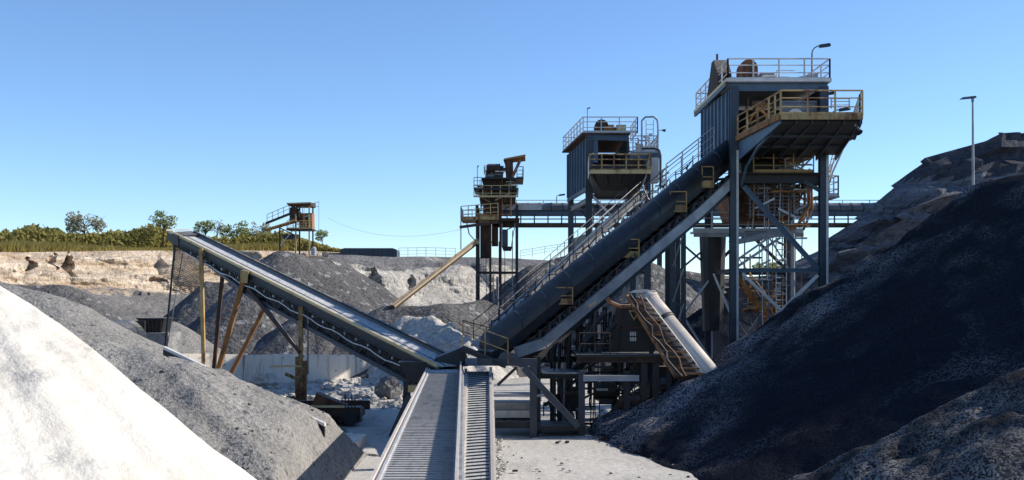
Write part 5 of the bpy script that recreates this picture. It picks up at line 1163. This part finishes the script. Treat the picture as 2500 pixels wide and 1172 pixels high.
MB().tube(P(1575,905,48.6), P(1560,905,50.5), .55, 16).build('flywheel', 'black', t); motor(t, P(1478,955,49.5), .4, .9, 'x', 'black'); motor(t, P(1540,985,48.6), .35, .9, 'x', 'dark_rust')
MB().hexa([(PX(1378,49),49,PZ(1005,49)),(PX(1405,49),49,PZ(1005,49)),(PX(1405,49),50,PZ(1005,49)),(PX(1378,49),50,PZ(1005,49)),(PX(1368,49),48.8,PZ(962,49)),(PX(1414,49),48.8,PZ(962,49)),(PX(1414,49),50.2,PZ(962,49)),(PX(1368,49),50.2,PZ(962,49))]).build('bucket', 'black', t)
for px, y0_, y1_, yy, r in ((1345,832,880,49.5,.2),(1388,760,905,50,.1),(1412,745,872,51,.14),(1448,760,872,51,.14),(1475,750,872,50.5,.1),(1432,790,872,49.6,.09),(1365,800,905,50.5,.08)):
    MB().tube(P(px,y1_,yy), P(px+2,y0_,yy), r, 10, r*(1.35 if px == 1345 else 1)).build('pipe', 'black', t)
for pts in ([(1425,868),(1430,830),(1452,790),(1480,762)], [(1460,868),(1475,820),(1502,790)], [(1408,866),(1420,845),(1450,812),(1456,760)], [(1395,900),(1440,880),(1470,835)], [(1615,880),(1622,920),(1600,960),(1590,1005)]):
    MB().path([P(a_, b_, 49.4) for a_, b_ in pts], .12, 8).build('pipe', 'black', t)
MB().path([P(a_, b_, 48.2) for a_, b_ in ((1482,728),(1492,740),(1512,748),(1540,748))], .1, 8).build('rusty_arm', 'rust', t)
bar(t, 'beam', 'pale_yellow', P(1438,748,49.5), P(1512,690,51), .14, .16)
fr('switch_cabinet', 'black', 1612, 895, 1660, 945, 48.4, 49.0); fr('panel', 'blue_sheet', 1612, 922, 1640, 938, 48.3, 48.38)
MB().rails([P(1415,866,47.7), P(1490,866,47.7)], .95, .022, .8, (.5,), False).build('railing', 'dark_rust', t)
rc = random.Random(23)
clutter(t, rc, PX(1330,49), PX(1600,49), 48.3, 51.5, .2, 3.0, 80, ('black','dark_rust','black','grey','navy'))
clutter(t, rc, PX(1330,50), PX(1500,50), 49.5, 52.5, 3.2, 5.2, 44, ('black','dark_rust','black','grey'))

# ---- white tube conveyor ----------------------------------------------------
t = thing('tube_conveyor', 'dusty white tube conveyor with rusty lattice sliding down into the coal heap', 'conveyor', P(1650,820,49)-Zv*P(1650,820,49).z)
a, b = P(1588, 738, 49.8), P(1748, 930, 46.8); aa = (b-a).normalized()
lj = a.lerp(b, .24); MB().tube(a, lj-aa*.05, .46, 16).build('tube', 'white_tube', t, True); MB().tube(lj+aa*.12, b, .43, 16).build('tube', 'white_tube', t, True); MB().tube(lj-aa*.06, lj+aa*.13, .47, 16).build('collar', 'black', t, True)
MB().tube(a-aa*.25, a+aa*.02, .52, 16, .5).build('end_cap', 'white_tube', t, True)
MB().hexa([P(1534,716,49.6),P(1602,712,49.6),P(1602,712,51),P(1534,716,51),P(1548,708,49.6),P(1580,706,49.6),P(1580,706,51),P(1548,708,51)]).build('head_cover', 'white_tube', t)
# rusty lattice on its lower left side
p0, p1, q0, q1 = P(1530,722,49.2), P(1650,920,46.6), P(1576,728,49.3), P(1718,912,46.7)
bar(t, 'rail', 'orange_rust', p0, p1, .1, .14); bar(t, 'rail', 'white_tube', q0, q1, .05, .08); bar(t, 'rail', 'rust', p0+V((.3,.9,-.1)), p1+V((.3,.9,-.1)), .1, .14)
for i in range(15):
    u = i/14.5; v = (i+.6)/14.5
    bar(t, 'rung', 'orange_rust' if i%3 else 'dark_rust', p0.lerp(p1, u), q0.lerp(q1, min(1, v)), .065); bar(t, 'rung', 'rust', p0.lerp(p1, v), p0.lerp(p1, min(1, v))+V((.3,.9,-.1)), .06)
    if i%2: bar(t, 'strut', 'rust', p0.lerp(p1, u), q0.lerp(q1, max(0, u-.05)), .055)
MB().hexa([p0+V((.25,.5,-.3)),p1+V((.25,.5,-.2)),q1+V((-.05,.5,-.2)),q0+V((-.05,.5,-.3)),p0+V((.25,.5,-.15)),p1+V((.25,.5,-.05)),q1+V((-.05,.5,-.05)),q0+V((-.05,.5,-.15))]).build('back_plate', 'dark_rust', t)
MB().path([p0.lerp(p1, i/10)+V((.15+.12*math.sin(i*2.1), -.1, .05*math.cos(i*3))) for i in range(11)], .05, 6).build('hose', 'dark_rust', t)
MB().path([p0.lerp(p1, i/10)+V((.5+.1*math.sin(i*1.7+1), -.05, .02)) for i in range(11)], .04, 6).build('hose', 'rust', t)
for u in (.45, .8):
    c = p0.lerp(p1, u); bar(t, 'leg', 'black', (c.x+.2,c.y+.5,-.1), c+V((.2,.5,-.2)), .18, .18, V((0,1,0)))
# ================================================================== CAMERA, SUN, SKY
cam = bpy.data.cameras.new('camera'); co = bpy.data.objects.new('camera', cam); COL.objects.link(co)
co.location = (0, 0, CH); co.rotation_euler = (R(90), 0, 0)
cam.sensor_width = 36; cam.lens = 36*F/2500; cam.shift_y = (HY-586)/2500
cam.clip_start = .1; cam.clip_end = 3000
scene.camera = co
SUN_EL, SUN_AZ = 33.0, 78.0        # azimuth measured clockwise from +Y (the viewing direction)
sd = V((math.sin(R(SUN_AZ))*math.cos(R(SUN_EL)), math.cos(R(SUN_AZ))*math.cos(R(SUN_EL)), math.sin(R(SUN_EL))))
sl = bpy.data.lights.new('sun', 'SUN'); so = bpy.data.objects.new('sun', sl); COL.objects.link(so)
sl.energy = 5.0; sl.angle = R(.53); sl.color = (1, .915, .80)
so.rotation_euler = sd.to_track_quat('Z', 'Y').to_euler()
w = bpy.data.worlds.new('World'); scene.world = w; w.use_nodes = True
nt = w.node_tree; bg = nt.nodes['Background']
sky = nt.nodes.new('ShaderNodeTexSky'); sky.sky_type = 'NISHITA'; sky.sun_disc = False
sky.sun_elevation = R(SUN_EL); sky.sun_rotation = R(SUN_AZ)
sky.air_density = 1.0; sky.dust_density = 0; sky.ozone_density = 6; sky.altitude = 1500
nt.links.new(sky.outputs[0], bg.inputs[0]); bg.inputs[1].default_value = .15
scene.view_settings.view_transform = 'Standard'; scene.view_settings.look = 'None'
scene.view_settings.exposure = .34; scene.view_settings.gamma = 1
scene.render.engine = 'CYCLES'
